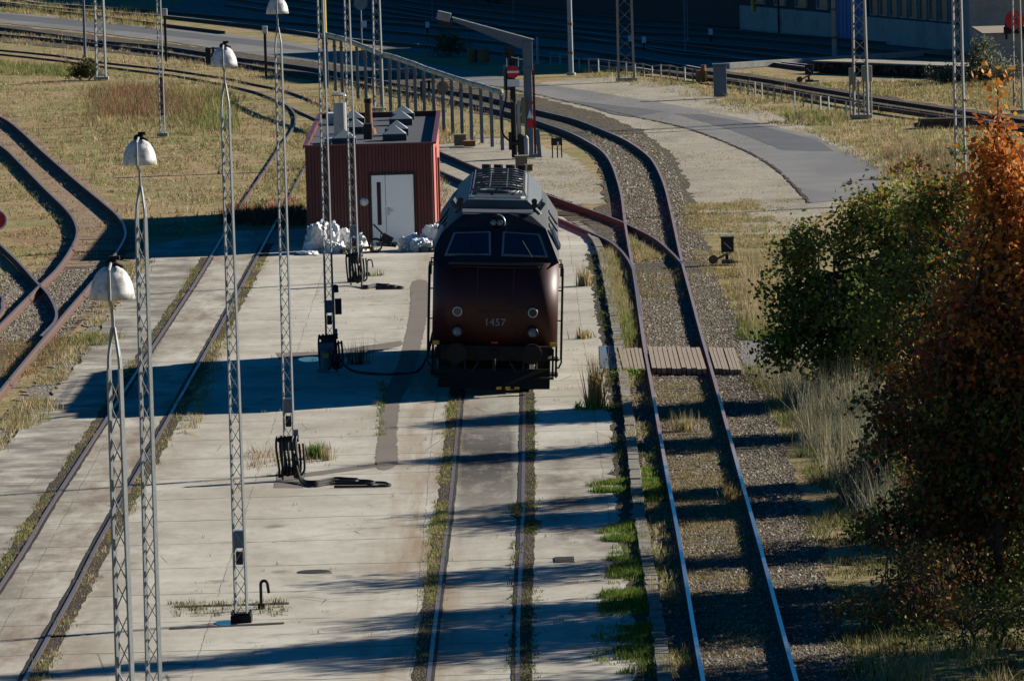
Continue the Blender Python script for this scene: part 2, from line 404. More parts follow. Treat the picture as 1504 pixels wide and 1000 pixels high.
CONC = [(-900, 1400), (1010, 1400), (975, 1000), (958, 880), (935, 740), (920, 600), (905, 500), (893, 430), (880, 372), (856, 338), (815, 314), (700, 318), (640, 330), (440, 336), (330, 340), (219, 360), (216, 388), (185, 424), (150, 480), (110, 540), (60, 596), (0, 664), (-150, 760), (-500, 1010)]
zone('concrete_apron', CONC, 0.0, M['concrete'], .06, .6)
zone('ballast_bed', [(1050, 1400), (1320, 1400), (1260, 1000), (1200, 800), (1165, 690), (1125, 560), (1085, 470), (1050, 400), (1030, 330), (1012, 270), (990, 228), (940, 190), (880, 166), (790, 143), (700, 125), (600, 110), (420, 86), (230, 62), (0, 36), (-60, 30), (-60, 60), (0, 62), (230, 84), (420, 112), (560, 140), (700, 166), (790, 190), (850, 214), (880, 240), (888, 300), (855, 318), (870, 345), (890, 380), (905, 430), (917, 500), (932, 600), (947, 740), (970, 880), (987, 1000)], -.032, M['ballast'], .1, .8)
zone('gravel_yard', [(640, 205), (700, 200), (760, 205), (830, 225), (880, 262), (888, 300), (850, 300), (800, 300), (820, 330), (640, 330), (636, 260)], -.040, M['gravel'], .12, .8)
zone('gravel_verge', [(790, 122), (900, 112), (1010, 128), (1150, 172), (1250, 215), (1330, 250), (1180, 330), (1185, 345), (1010, 345), (1000, 280), (985, 236), (940, 196), (880, 170), (800, 148), (760, 135)], -.040, M['gravel'], .15, .9)
zone('stony_bed', [(0, 420), (60, 400), (110, 395), (180, 385), (150, 425), (90, 495), (40, 498), (0, 500)], -.036, M['gravel_grey'], .15, .6)
zone('side_track_bed', [(-40, 160), (0, 160), (60, 205), (130, 268), (185, 318), (196, 345), (170, 392), (130, 440), (75, 500), (0, 590), (-60, 660), (-60, 500), (0, 445), (60, 395), (95, 350), (85, 325), (40, 270), (0, 235), (-40, 210)], -.042, M['tan_bed'], .12, .8)
zone('far_yard_bed', [(240, 14), (330, -20), (1250, -20), (1420, 70), (1330, 98), (1180, 92), (1000, 112), (860, 96), (640, 84), (480, 60)], -.040, M['yard_bed'], .2, 2.0)
zone('road', [(-60, 12), (0, 18), (120, 28), (250, 42), (400, 58), (500, 75), (620, 92), (760, 118), (880, 136), (1000, 156), (1090, 174), (1200, 202), (1290, 245), (1290, 290), (1190, 298), (1165, 270), (1130, 240), (1080, 214), (1010, 188), (930, 170), (800, 141), (740, 128), (620, 112), (500, 96), (400, 84), (250, 62), (120, 46), (0, 34), (-60, 28)], -.028, M['road'], .05, 1.0)
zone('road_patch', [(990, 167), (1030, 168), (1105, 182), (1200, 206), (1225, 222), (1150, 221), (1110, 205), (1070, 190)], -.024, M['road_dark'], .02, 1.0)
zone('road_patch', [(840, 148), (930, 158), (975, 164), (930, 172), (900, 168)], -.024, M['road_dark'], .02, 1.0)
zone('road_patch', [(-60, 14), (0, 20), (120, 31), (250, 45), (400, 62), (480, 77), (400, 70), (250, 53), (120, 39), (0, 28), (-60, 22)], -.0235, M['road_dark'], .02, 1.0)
zone('asphalt_strip', [(605, 415), (629, 415), (630, 450), (622, 490), (612, 530), (604, 560), (588, 590), (583, 640), (583, 682), (553, 686), (556, 640), (559, 600), (563, 578), (580, 545), (594, 500), (602, 455)], .005, M['strip'], .014, .22, True)
zone('asphalt_strip', [(408, 692), (447, 692), (446, 716), (402, 716)], .005, M['strip'], .02, .5)
zone('asphalt_strip', [(447, 694), (553, 680), (553, 686), (448, 700)], .005, M['strip'], .02, .5)
zone('asphalt_strip', [(480, 516), (590, 500), (590, 508), (500, 528), (410, 528), (405, 518)], .005, M['strip'], .03, .5)
zone('asphalt_path', [(1085, 501), (1150, 494), (1230, 492), (1230, 530), (1150, 537), (1092, 538)], -.024, M['asph_path'], .03, .5)
zone('rubber_mat', [(880, 508), (904, 507), (913, 541), (882, 541)], .009, M['panel_blue'], .0, 5)
zone('rust_stain', [(455, 838), (488, 838), (488, 842), (436, 842)], .004, M['strip'], .02, .5)
for k, (x0, y0, x1, y1) in enumerate([(258, 889, 425, 884), (250, 921, 418, 913)]):
    zone('drain_joint', [(x0, y0), (x1, y1), (x1, y1+3), (x0, y0+3)], .006, M['dirt_black'], .02, .4)
zone('puddle', [(315, 915), (322, 911), (340, 910), (352, 912), (346, 917), (326, 918)], .007, M['water'], .0, 3, True)
zone('puddle', [(438, 527), (452, 524), (470, 525), (468, 530), (446, 531)], .007, M['water'], .0, 3, True)

# ------------------------------------------------------------------ railway tracks
RAIL_PROF = [(-.036, 0), (.036, 0), (.036, -.035), (.012, -.05), (.012, -.12), (.07, -.15), (.07, -.165), (-.07, -.165), (-.07, -.15), (-.012, -.12), (-.012, -.05), (-.036, -.035)]
def line(px, z): return smooth_poly([gp(x, y, z) for x, y in px], 6)
def rail(name, px, parent, z=.13, top=None, side=None):
    pts = line(px, z); mb = MB(); n = len(RAIL_PROF); rings = []
    for i, p in enumerate(pts):
        d = (pts[min(i+1, len(pts)-1)] - pts[max(i-1, 0)]); d.z = 0; d.normalize(); nn = Vector((d.y, -d.x, 0))
        rings.append([p + nn*a + Vector((0, 0, b)) for a, b in RAIL_PROF])
    mb.v = [tuple(q) for r_ in rings for q in r_]
    for i in range(len(pts)-1):
        for k in range(n):
            mb.f.append((i*n+k, i*n+(k+1) % n, (i+1)*n+(k+1) % n, (i+1)*n+k)); mb.mi.append(0 if k == 0 else 1)
    mb.f.append(tuple(range(n))); mb.mi.append(1)
    return mb.build(name, [top or M['steel'], side or M['rust']], parent)
def at_y(pts, Y):
    for a, b in zip(pts, pts[1:]):
        if min(a.y, b.y) <= Y <= max(a.y, b.y) and abs(b.y-a.y) > 1e-6:
            t = (Y-a.y)/(b.y-a.y); return a + (b-a)*t, (b-a).normalized()
    return None
def sleepers(parent, pxl, pxr, z, y0, y1, n=100, gap=.63, w=2.5):
    L, Rr = line(pxl, z), line(pxr, z); first = None; Y = y0; k = 0
    mb = MB().box((0, 0, 0), (w, .25, .16))
    while Y < y1 and k < n:
        a, b = at_y(L, Y), at_y(Rr, Y)
        if a and b:
            c = (a[0]+b[0])/2; d = a[1]; ang = math.atan2(d.y, d.x) - math.pi/2
            o = mb.build('sleeper', M['sleeper'], parent) if first is None else first.copy()
            if first is None: first = o
            else: COL.objects.link(o); o.parent = parent
            o.location = (c.x, c.y, z-.165-.071+random.uniform(-.016, .012)); o.rotation_euler = (0, 0, ang if abs(ang) < 1.5 else ang-math.pi)
            k += 1
        Y += gap
def track(label, rails, z=.13, **k):
    t = empty('railway_track', (0, 0, 0), label, 'railway track', 'railway tracks of the yard')
    for px in rails: rail('rail', px, t, z, **k)
    return t
T1L = [(560, 1600), (629, 1000), (653, 800), (661, 740), (676, 580), (692, 380)]
T1R = [(775, 1600), (760, 1000), (766, 800), (768, 740), (770, 580), (773, 380)]
t1 = track('straight track sunk in the concrete under the red and black locomotive', [T1L, T1R], .012)
T2L = [(1115, 1400), (1033, 1000), (999, 800), (980.5, 700), (956, 560), (945, 500), (934, 420), (926.5, 377), (920.5, 342), (917, 320), (912, 283), (900, 244), (886, 223), (864, 208), (836, 194), (791, 178), (752, 166), (690, 152), (635, 141), (571, 130), (527, 122), (463, 108), (406, 102), (352, 93), (290, 84), (216, 73), (125, 62), (66, 56), (0, 50), (-60, 44)]
T2R = [(1285, 1400), (1170, 1000), (1116, 800), (1088, 700), (1050, 560), (1030, 490), (1015, 434), (1001, 381), (987, 317), (976, 272), (962, 241), (948, 225), (920, 206), (886, 191), (844, 175), (791, 162), (740, 148), (700, 139), (657, 133), (601, 126), (525, 111), (463, 100), (406, 92), (352, 85), (296, 76), (231, 67), (150, 60), (100, 53), (0, 40), (-60, 34)]
t2 = track('long ballasted track beside the kerb, passing through the timber crossing and curving away left', [T2L, T2R], top=M['used'])
sleepers(t2, T2L, T2R, .13, 124, 230)
T8A = [(1003, 388), (985, 369), (959, 348), (922, 329.5), (910, 324), (880, 312.5), (844, 300), (810, 288), (760, 270), (720, 254), (680, 237), (640, 220), (600, 203), (560, 187)]
T8B = [(941, 462), (936, 425), (929, 393), (916, 372), (903, 359.5), (889, 350.5), (852, 334), (822, 321), (760, 296), (720, 281), (682, 266), (640, 248), (600, 231), (560, 215)]
t8 = track('track that branches off left at the turnout and passes behind the locomotive', [T8A, T8B], .131)
sleepers(t8, T8A, T8B, .131, 212, 262, 80)
T3L = [(-60, 950), (0, 860), (39, 800), (75, 740), (160, 609), (205, 539), (230, 500), (283, 420), (310, 376), (345, 317), (363, 288), (391, 247), (412, 214), (427, 194), (434, 178), (432, 166), (422, 155), (408, 148), (380, 136), (344, 127), (310, 120), (272, 113), (244, 109), (150, 97), (83, 88), (0, 79), (-60, 73)]
T3R = [(-35, 1130), (35, 1000), (112, 860), (141, 803), (176, 740), (250, 609), (272, 570), (320, 485), (352, 425), (376, 380), (389, 356), (420, 299), (449, 244), (476, 200), (489, 178), (488, 165), (480, 156), (448, 143), (432, 137), (408, 130), (368, 122), (336, 115), (296, 109), (240, 101), (150, 91), (83, 81), (0, 73), (-60, 67)]
t3 = track('track sunk in the concrete left of the lamp masts, curving away over dry grass', [T3L, T3R], .03)
T7A = [(422, 155), (440, 163.5), (468, 176), (500, 190), (540, 206)]
t7 = track('short branch rail crossing the curved track just behind the red shed', [T7A, [(448, 143), (468, 152), (500, 166), (540, 182)]], .022)
T5O = [(-60, 147), (0, 171), (28, 190), (60, 220), (110, 263.5), (152, 298), (175, 319), (184, 339), (179, 358), (156, 390), (124, 427), (69, 491), (0, 574), (-60, 650)]
T5I = [(-60, 178), (0, 213), (28, 238), (64, 275), (97, 307), (110, 326), (113, 344), (103, 367), (83, 395), (55, 422), (0, 477), (-60, 535)]
t5 = track('rusty track bending sharply through the far left edge of the dry field', [T5O, T5I], .16)
sleepers(t5, T5O[::-1], T5I[::-1], .118, 180, 245)
t5b = track('rusty crossing rails of the turnout at the far left edge', [[(-40, 318), (0, 358), (28, 385), (53, 413), (68, 428), (78, 444), (83, 459), (81, 470), (74, 479), (60, 493)], [(-40, 395), (0, 432), (3, 446), (0, 460), (-30, 500)]], .16)
mb = MB()
for k in range(10): mb.box((0, 0, 0), (.1, .1, .1)) if False else None
far = [[(-40, -10), (33, 0), (57, 4), (116, 8), (175, 12), (231, 15), (330, 24), (483, 37), (549, 43), (627, 50), (722, 60), (787, 66), (841, 71), (920, 82), (990, 93), (1030, 100)],
       [(-40, -3), (33, 6), (116, 14), (231, 22), (330, 32), (400, 40), (520, 57), (592, 63), (644, 68), (731, 76), (800, 83), (877, 90), (960, 103)],
       [(330, 6), (483, 26), (601, 35), (679, 42), (760, 48), (841, 56), (903, 62), (980, 76), (1049, 83), (1136, 90), (1230, 99)],
       [(330, -4), (483, 17), (601, 27), (679, 34), (760, 40), (841, 47), (903, 53), (980, 60), (1066, 66), (1222, 80), (1330, 92)],
       [(480, -6), (549, 4), (629, 14), (739, 28), (834, 38), (940, 47), (1032, 51), (1222, 66), (1400, 82)],
       [(480, -16), (549, -6), (629, 5), (739, 18), (834, 28), (940, 37), (1032, 42), (1222, 55), (1400, 70)]]
far += [[(330, -22), (480, -4), (601, 14), (739, 37), (834, 44), (930, 57), (1040, 70), (1160, 84), (1240, 94)], [(330, -13), (480, 5), (601, 21), (739, 44), (834, 52), (930, 66), (1040, 79), (1130, 91), (1190, 99)],
        [(480, -26), (549, -16), (629, -5), (739, 8), (834, 18), (940, 27), (1032, 33), (1222, 46)], [(560, -24), (629, -14), (739, -1), (834, 9), (940, 18), (1032, 24), (1222, 37)]]
lab = ['near pair of dark rails crossing the shaded far yard', 'middle pair of dark rails crossing the shaded far yard', 'rearmost pair of dark rails below the sooty building', 'slanting pair of rails joining the shaded yard tracks', 'faint pair of rails right under the trees of the shaded yard']
for k in range(5): track(lab[k], far[2*k:2*k+2], top=M['far_rail'])
t9 = track('overgrown sidings rail in the dry grass of the far left corner', [[(-40, 0), (17, 7), (83, 16), (160, 25), (231, 34), (330, 46)]])
T6U = [(880, 86), (980, 97), (1074, 109), (1130, 117), (1180, 126), (1247, 137), (1281, 143), (1401, 161), (1463, 170), (1560, 184)]
T6L = [(900, 96), (990, 107), (1088, 121), (1180, 137), (1247, 149), (1281, 155), (1348, 165), (1401, 173), (1450, 180), (1560, 197)]
t6 = track('track behind the low post fence on the right, running past the cabinets', [T6U, T6L], .2)
zone('far_track_bed', [(x, y-4) for x, y in T6U] + [(x, y+5) for x, y in T6L[::-1]], -.034, M['ballast'], .12, 1.0)

def strip_along(name, px, o0, o1, z, mat, jit=.03, step=.5, seed=1):
    rr = random.Random(seed); L = line(px, 0); pts = []
    for a, b in zip(L, L[1:]):
        k = max(1, int((b-a).length/step)); pts += [a.lerp(b, j/k) for j in range(k)]
    vs = []
    for i, p in enumerate(pts):
        d = pts[min(i+1, len(pts)-1)]-pts[max(0, i-1)]; d.z = 0; d.normalize(); nn = Vector((-d.y, d.x, 0)) if d.y < 0 else Vector((d.y, -d.x, 0))
        for o in (o0, o1): q = p+nn*(o+rr.gauss(0, jit)); vs.append((q.x, q.y, z))
    fs = [(2*i, 2*i+1, 2*i+3, 2*i+2) for i in range(len(pts)-1)]
    return tag(MB().add(vs, fs).build(name, mat), kind='structure')
C3L = [p for p in T3L if p[1] > 330]; C3R = [p for p in T3R if p[1] > 345]
for nm, px, a_, b_, mt, jt in (('joint_soil', T1L, -.25, -.03, 'soil', .018), ('joint_soil', T1R, .03, .24, 'soil', .012), ('joint_soil', C3L, -.27, -.03, 'soil', .025), ('joint_soil', C3R, .03, .30, 'soil', .025),
                               ('rail_groove', T1L, .03, .10, 'dirt_black', .006), ('rail_groove', T1R, -.10, -.03, 'dirt_black', .008), ('rail_groove', C3L, .03, .12, 'dirt_black', .008), ('rail_groove', C3R, -.12, -.03, 'dirt_black', .008)):
    strip_along(nm, px, a_, b_, .0065 if nm == 'joint_soil' else .0085, M[mt], jt, .5, len(px)+int(a_*100))
strip_along('gutter_soil', [(1002, 1300), (976, 1000), (960, 880), (937, 740), (922, 600), (907, 500), (895, 430), (882, 372)], -.42, -.10, .0065, M['soil'], .05)
strip_along('road_edge', [(740, 128), (800, 141), (930, 170), (1010, 188), (1080, 214), (1130, 240), (1165, 270), (1190, 298)], -.05, .05, -.019, M['soil'], .03, .4)
# kerb between the concrete and the ballast, as stones of one edge
kp = smooth_poly([gp(x, y) for x, y in [(1002, 1300), (976, 1000), (960, 880), (937, 740), (922, 600), (907, 500), (895, 430), (882, 372), (866, 345), (845, 330)]], 10)
mb = MB(); acc = 0
for a, b in zip(kp, kp[1:]):
    L = (b-a).length; k = max(1, round(L/1.0))
    for j in range(k):
        p, q = a+(b-a)*(j/k), a+(b-a)*((j+.97)/k); acc += 1
        mb.bar(p+Vector((random.gauss(0, .012), 0, .035+random.gauss(0, .012))), q+Vector((random.gauss(0, .012), 0, .035)), .22, .13)
tag(mb.build('kerb', M['kerb']), kind='structure')

# timber crossing over the ballasted track
tc = empty('timber_crossing', gp(1000, 528), 'grey plank crossing laid over the ballasted track beside the locomotive', 'track crossing')
def planks(xa, xb, n, off):
    mb = MB(); base = gp(1000, 528)
    for k in range(n):
        f0, f1 = (k+.08)/n, (k+.92)/n
        pa0, pa1 = gp(xa[0]+(xb[0]-xa[0])*f0, 541, .13), gp(xa[0]+(xb[0]-xa[0])*f1, 541, .13)
        pb0, pb1 = gp(xa[1]+(xb[1]-xa[1])*f0, 509.5, .13), gp(xa[1]+(xb[1]-xa[1])*f1, 509.5, .13)
        dz = random.uniform(-.015, .012) + off; dy = random.uniform(-.18, .18)
        vs = []
        for h in (0, -.14):
            for p in (pa0, pa1, pb1, pb0):
                vs.append(Vector((p.x, p.y + dy, p.z + dz + h)) - base)
        mb.add(vs, [(0, 1, 2, 3), (7, 6, 5, 4), (0, 4, 5, 1), (1, 5, 6, 2), (2, 6, 7, 3), (3, 7, 4, 0)])
    return mb
planks((915, 907), (949, 943), 6, -.02).build('plank_deck', M['wood'], tc)
planks((957, 951), (1038, 1028), 11, .01).build('plank_deck', M['wood'], tc)
planks((1050, 1040), (1089, 1079), 7, -.02).build('plank_deck', M['wood'], tc)

# ------------------------------------------------------------------ diesel locomotive
lx, ly = gp(723, 580).x + .03, gp(723, 580).y
LEN = 15.0
loco = empty('diesel_locomotive', (lx, ly, .0), 'red and black diesel locomotive numbered 1457 standing on the sunken middle track', 'locomotive')
loco.rotation_euler = (0, .046, -.006)
def sec(w, zc, tw, zt, z0): return [(-w, z0), (w, z0), (w, zc), (tw, zt), (-tw, zt), (-w, zc)]
# lower body with rounded front corners
def nose_outline(w, y0, r=.52, n=10):
    pts = []
    for k in range(n+1):
        a = math.pi/2*k/n; pts.append((-w + r - r*math.cos(a), y0 + r - r*math.sin(a)))
    pts += [(-.5, y0-.03), (.5, y0-.03)]
    for k in range(n+1):
        a = math.pi/2*k/n; pts.append((w - r + r*math.sin(a), y0 + r - r*math.cos(a)))
    return pts
W2 = 1.46
out_ = nose_outline(W2, 0)
lo = out_ + [(W2, LEN-.3), (W2-.3, LEN), (-W2+.3, LEN), (-W2, LEN-.3)]
mb = MB(); n = len(lo)
def prism(mb, o, z0, z1):
    n = len(o); mb.add([(x, y, z0) for x, y in o] + [(x, y, z1) for x, y in o],
        [tuple(reversed(range(n))), tuple(range(n, 2*n))] + [(k, (k+1) % n, n+(k+1) % n, n+k) for k in range(n)])
prism(mb, lo, 1.12, 3.08)
body = mb.build('body', M['loco_red'], loco)
for p in body.data.polygons: p.use_smooth = abs(p.normal.z) < .5
# upper cab: leaning windscreen face, slanted roof
ub = MB()
A = [(-W2, .05, 3.08), (W2, .05, 3.08)]
front = [(-W2, .16, 3.08), (-.72, .0, 3.08), (.72, .0, 3.08), (W2, .16, 3.08), (W2-.02, .42, 3.32), (1.14, .72, 3.84), (.80, .92, 4.12), (.3, .86, 4.16), (-.3, .86, 4.16), (-.80, .92, 4.12), (-1.14, .72, 3.84), (-W2+.02, .42, 3.32)]
S = lambda y, zt, tw: [(-W2, y, 3.08), (W2, y, 3.08), (W2-.01, y, 3.40), (1.17, y, 3.82), (tw, y, zt), (-tw, y, zt), (-1.17, y, 3.82), (-W2+.01, y, 3.40)]
s1, s2 = S(1.5, 4.16, .82), S(LEN-.5, 4.22, .80)
vs = front + s1 + s2; nf = len(front)
a = nf; b = nf+8
fs = [tuple(range(nf)),                                   # windscreen face
      (3, a+1, a+2, 4), (4, a+2, a+3, 5), (5, a+3, a+4, 6),  # right cab side, cant
      (0, 11, a+7, a+0), (11, 10, a+6, a+7), (10, 9, a+5, a+6),
      (6, a+4, a+5, 9, 8, 7)] + [(a+k, b+k, b+(k+1) % 8, a+(k+1) % 8) for k in range(1, 8)] + [tuple(reversed(range(b, b+8)))]
ub.add(vs, fs)
ub.mi = [0] + [1, 1, 1, 1, 1, 1, 2] + [1, 1, 1, 2, 1, 1, 1] + [1]
upper = ub.build('upper_body', [M['loco_black'], M['loco_side'], M['loco_grey']], loco)
# front face plane helpers for windows
def fp(x, z):                                             # point on leaning face
    t = (z-3.08)/(4.14-3.08); return Vector((x, .0 + .88*t + .10*max(0, abs(x)-.72), z))
nrm = (fp(1, 3.2)-fp(0, 3.2)).cross(fp(0, 3.8)-fp(0, 3.2)).normalized()
for sx in (-1, 1):
    q = [(.12, 3.24), (1.20, 3.22), (1.00, 3.72), (.14, 3.76)]
    pts = [fp(sx*x, z)+nrm*.012 for x, z in q]
    if sx < 0: pts = pts[::-1]
    c = sum(pts, Vector())/4; inn = [c+(p-c)*.90 for p in pts]
    back = [p - nrm*.05 for p in pts]
    w = MB(); w.add(pts+inn+back, [(k, (k+1) % 4, 4+(k+1) % 4, 4+k) for k in range(4)] + [(k, 8+k, 8+(k+1) % 4, (k+1) % 4) for k in range(4)])
    wf = w.build('windscreen', M['frame_grey'], loco)
    tag(MB().add([p-nrm*.006 for p in inn] + [p-nrm*.03 for p in inn], [(0, 1, 2, 3), (7, 6, 5, 4), (0, 4, 5, 1), (1, 5, 6, 2), (2, 6, 7, 3), (3, 7, 4, 0)]).build('pane', M['glass'], wf))
    wp = MB(); wp.bar(fp(sx*.62+.22, 3.2)+nrm*.015, fp(sx*.62-.02, 3.56)+nrm*.018, .012)
    wp.build('wiper', M['black'], loco)
    # side cab window on slanted cant
    q = [Vector((W2-.06, .52, 3.33)), Vector((1.20, .80, 3.78)), Vector((1.22, 1.62, 3.78)), Vector((W2-.05, 1.75, 3.36))]
    q = [Vector((sx*p.x, p.y, p.z)) + Vector((sx*.035, -.01, .03)) for p in q]
    if sx < 0: q = q[::-1]
    c = sum(q, Vector())/4; inn = [c+(p-c)*.80 for p in q]; nn = (q[1]-q[0]).cross(q[2]-q[0]).normalized()
    w = MB(); w.add(q+inn+[p-nn*.06 for p in q], [(k, (k+1) % 4, 4+(k+1) % 4, 4+k) for k in range(4)] + [(k, 8+k, 8+(k+1) % 4, (k+1) % 4) for k in range(4)])
    wf = w.build('side_window', M['alu'], loco)
    MB().add([p-nn*.012 for p in inn]+[p-nn*.05 for p in inn], [(0, 1, 2, 3), (7, 6, 5, 4), (0, 4, 5, 1), (1, 5, 6, 2), (2, 6, 7, 3), (3, 7, 4, 0)]).build('pane', M['glass'], wf)
    # headlamps and rings
    h = MB(); h.lathe([(.115, 0), (.115, .06), (.09, .065), (.09, .0)], n=28)
    ho = h.build('marker_ring', M['alu'], loco, True); ho.rotation_euler = (R(90), 0, 0); ho.location = (sx*.875, 0.01, 1.93)
    l = MB().disc((0, 0, .02), .09, (0, 0, 1), 24, .03).build('lens', M['glass'], ho)
    h = MB(); h.lathe([(.135, 0), (.135, .055), (.105, .07), (.105, .02)], n=28)
    ho = h.build('headlight', M['loco_black'], loco, True); ho.rotation_euler = (R(90), 0, 0); ho.location = (sx*.875, 0.01, 1.46)
    MB().lathe([(0, .075), (.06, .07), (.105, .045)], n=24).build('lens', M['lens'], ho, True)
    # buffers, hand rails, steps
    bf = MB().tube([(0, .1, 0), (0, -.38, 0)], .09, 14); bf.tube([(0, -.38, 0), (0, -.43, 0), (0, -.45, 0)], [.24, .24, .2], 24)
    bo = bf.build('buffer', M['dirt_black'], loco); bo.location = (sx*.875, -.05, 1.0)
    hr = MB().tube([(sx*W2, .75, 3.0), (sx*(W2+.08), .75, 3.02), (sx*(W2+.10), .74, 2.9), (sx*(W2+.10), .74, .72), (sx*(W2+.04), .74, .60), (sx*W2, .74, .60)], .022, 8)
    hr.bar((sx*W2, .74, 2.4), (sx*(W2+.10), .74, 2.4), .03); hr.bar((sx*W2, .74, 1.7), (sx*(W2+.10), .74, 1.7), .03)
    hr.build('handrail', M['black'], loco)
    hr = MB().tube([(sx*W2, 1.55, 2.9), (sx*(W2+.09), 1.55, 2.9), (sx*(W2+.09), 1.55, .75), (sx*W2, 1.55, .7)], .022, 8)
    hr.build('handrail', M['black'], loco)
    st = MB()
    for z in (.42, .78): st.box((sx*(W2-.14), 1.12, z), (.34, .7, .05))
    st.bar((sx*(W2-.02), .80, .36), (sx*(W2-.02), .80, 1.12), .05); st.bar((sx*(W2-.02), 1.45, .36), (sx*(W2-.02), 1.45, 1.12), .05)
    st.build('cab_step', M['dirt_black'], loco)
    st = MB().box((sx*1.16, -.06, .42), (.46, .3, .05)); st.bar((sx*1.36, 0, .4), (sx*1.36, 0, 1.1), .05); st.bar((sx*.97, 0, .4), (sx*.97, 0, 1.1), .05)
    st.build('shunter_step', M['dirt_black'], loco)
    st = MB().box((sx*1.36, -.02, 1.20), (.15, .05, .09)); st.build('grab_bracket', M['yellow'], loco)
    st = MB().tube([(sx*.35, -.05, 1.0), (sx*.38, -.22, .75), (sx*.52, -.24, .55), (sx*.66, -.18, .62), (sx*.7, -.05, .95)], .025, 8); st.build('brake_hose', M['rubber'], loco)
# panel lines and door strip on the nose, emblem lamp, number
MB().box((0, -.05, 3.05), (2.2, .03, .06)).build('nose_trim', M['loco_black'], loco)
pl = MB()
for x in (-.42, .42): pl.box((x, -.036, 2.45), (.018, .012, 1.0))
pl.box((0, -.036, 2.96), (.86, .012, .018)); pl.box((0, -.036, 1.94), (.86, .012, .018)); pl.build('nose_door_frame', M['loco_black'], loco)
hd = MB().lathe([(.19, 0), (.19, .10), (.165, .13), (.15, .06), (.0, .06)], n=28).build('roof_headlamp', M['loco_black'], loco, True)
hd.rotation_euler = (R(78), 0, 0); hd.location = (0, .80, 3.94)
for sx in (-1, 1): MB().lathe([(0, .16), (.05, .155), (.075, .12)], (sx*.078, 0, 0), 20).build('lens', M['lens'], hd, True)
hg = MB().tube([(.19*math.cos(R(a_)), .19*math.sin(R(a_)), .14) for a_ in range(-20, 100, 10)], .012, 6).build('lamp_rim', M['alu'], hd)
cu = bpy.data.curves.new('number', 'FONT'); cu.body = '1457'; cu.size = .235; cu.extrude = .006; cu.align_x = 'CENTER'; cu.space_character = 1.08; cu.offset = .004
to = bpy.data.objects.new('number_tmp', cu); COL.objects.link(to); bpy.context.view_layer.update()
me = bpy.data.meshes.new_from_object(to.evaluated_get(bpy.context.evaluated_depsgraph_get())); bpy.data.objects.remove(to)
me.materials.clear(); me.materials.append(M['number_grey'])
no = bpy.data.objects.new('number', me); COL.objects.link(no); no.parent = loco; no.rotation_euler = (R(90), 0, 0); no.location = (0, -.045, 1.62)
gb = MB().tube([(-1.0, -.03, 2.98), (-1.0, -.11, 2.98), (1.0, -.11, 2.98), (1.0, -.03, 2.98)], .015, 6); gb.build('grab_rail', M['black'], loco)
MB().box((0, -.04, 1.22), (.16, .03, .05)).build('tail_lamp', M['red_sign'], loco)
# underframe, bogies, wheels, plough
mb = MB().box((0, LEN/2, 1.02), (2.7, LEN-.2, .2)); mb.box((0, -.02, .98), (2.5, .22, .34)); mb.build('underframe', M['dirt_black'], loco)
mb = MB().box((0, LEN/2, .62), (2.3, 3.2, .65)); mb.build('fuel_tank', M['dirt_black'], loco, bevel=.08)
for yb in (2.9, LEN-2.9):
    bg_ = MB()
    for sx in (-1, 1):
        bg_.box((sx*1.08, yb, .62), (.16, 4.6, .30))
        for dy in (-1.8, 0, 1.8): bg_.box((sx*1.2, yb+dy, .52), (.2, .38, .40)); bg_.tube([(sx*1.2, yb+dy+.45, .4), (sx*1.2, yb+dy+.45, .85)], .11, 10)
    bo = bg_.build('bogie', M['dirt_black'], loco)
    for dy in (-1.8, 0, 1.8):
        w = MB()
        for sx in (-1, 1): w.disc((sx*.755, yb+dy, .52), .51, (1, 0, 0), 28, .13)
        w.tube([(-.75, yb+dy, .52), (.75, yb+dy, .52)], .08, 10); w.build('wheel_set', M['dirt_black'], bo)
pg = MB().add([(-1.3, -.25, .18), (1.3, -.25, .18), (1.3, .0, .62), (-1.3, 0, .62), (-1.3, -.21, .18), (1.3, -.21, .18), (1.3, .04, .62), (-1.3, .04, .62), (0, -.5, .16), (0, -.46, .16), (0, -.1, .62), (0, -.06, .62)],
   [(0, 8, 10, 3), (8, 1, 2, 10), (4, 7, 11, 9), (9, 11, 6, 5), (0, 4, 9, 8), (8, 9, 5, 1), (3, 10, 11, 7), (10, 2, 6, 11), (0, 3, 7, 4), (1, 5, 6, 2)])
po = pg.build('rail_guard', M['dirt_black'], loco)
mb = MB()
for k in range(3): mb.box((.12+.21*k, -.52+.05*k, .205), (.12, .02, .06), rz=.42)
mb.build('warning_stripe', M['yellow'], po)
cpl = MB().tube([(0, 0, 1.0), (0, -.45, 1.0)], .06, 10); cpl.tube([(0, -.42, 1.0), (0, -.52, .85), (0, -.46, .6)], .04, 8); cpl.build('coupling', M['dirt_black'], loco)
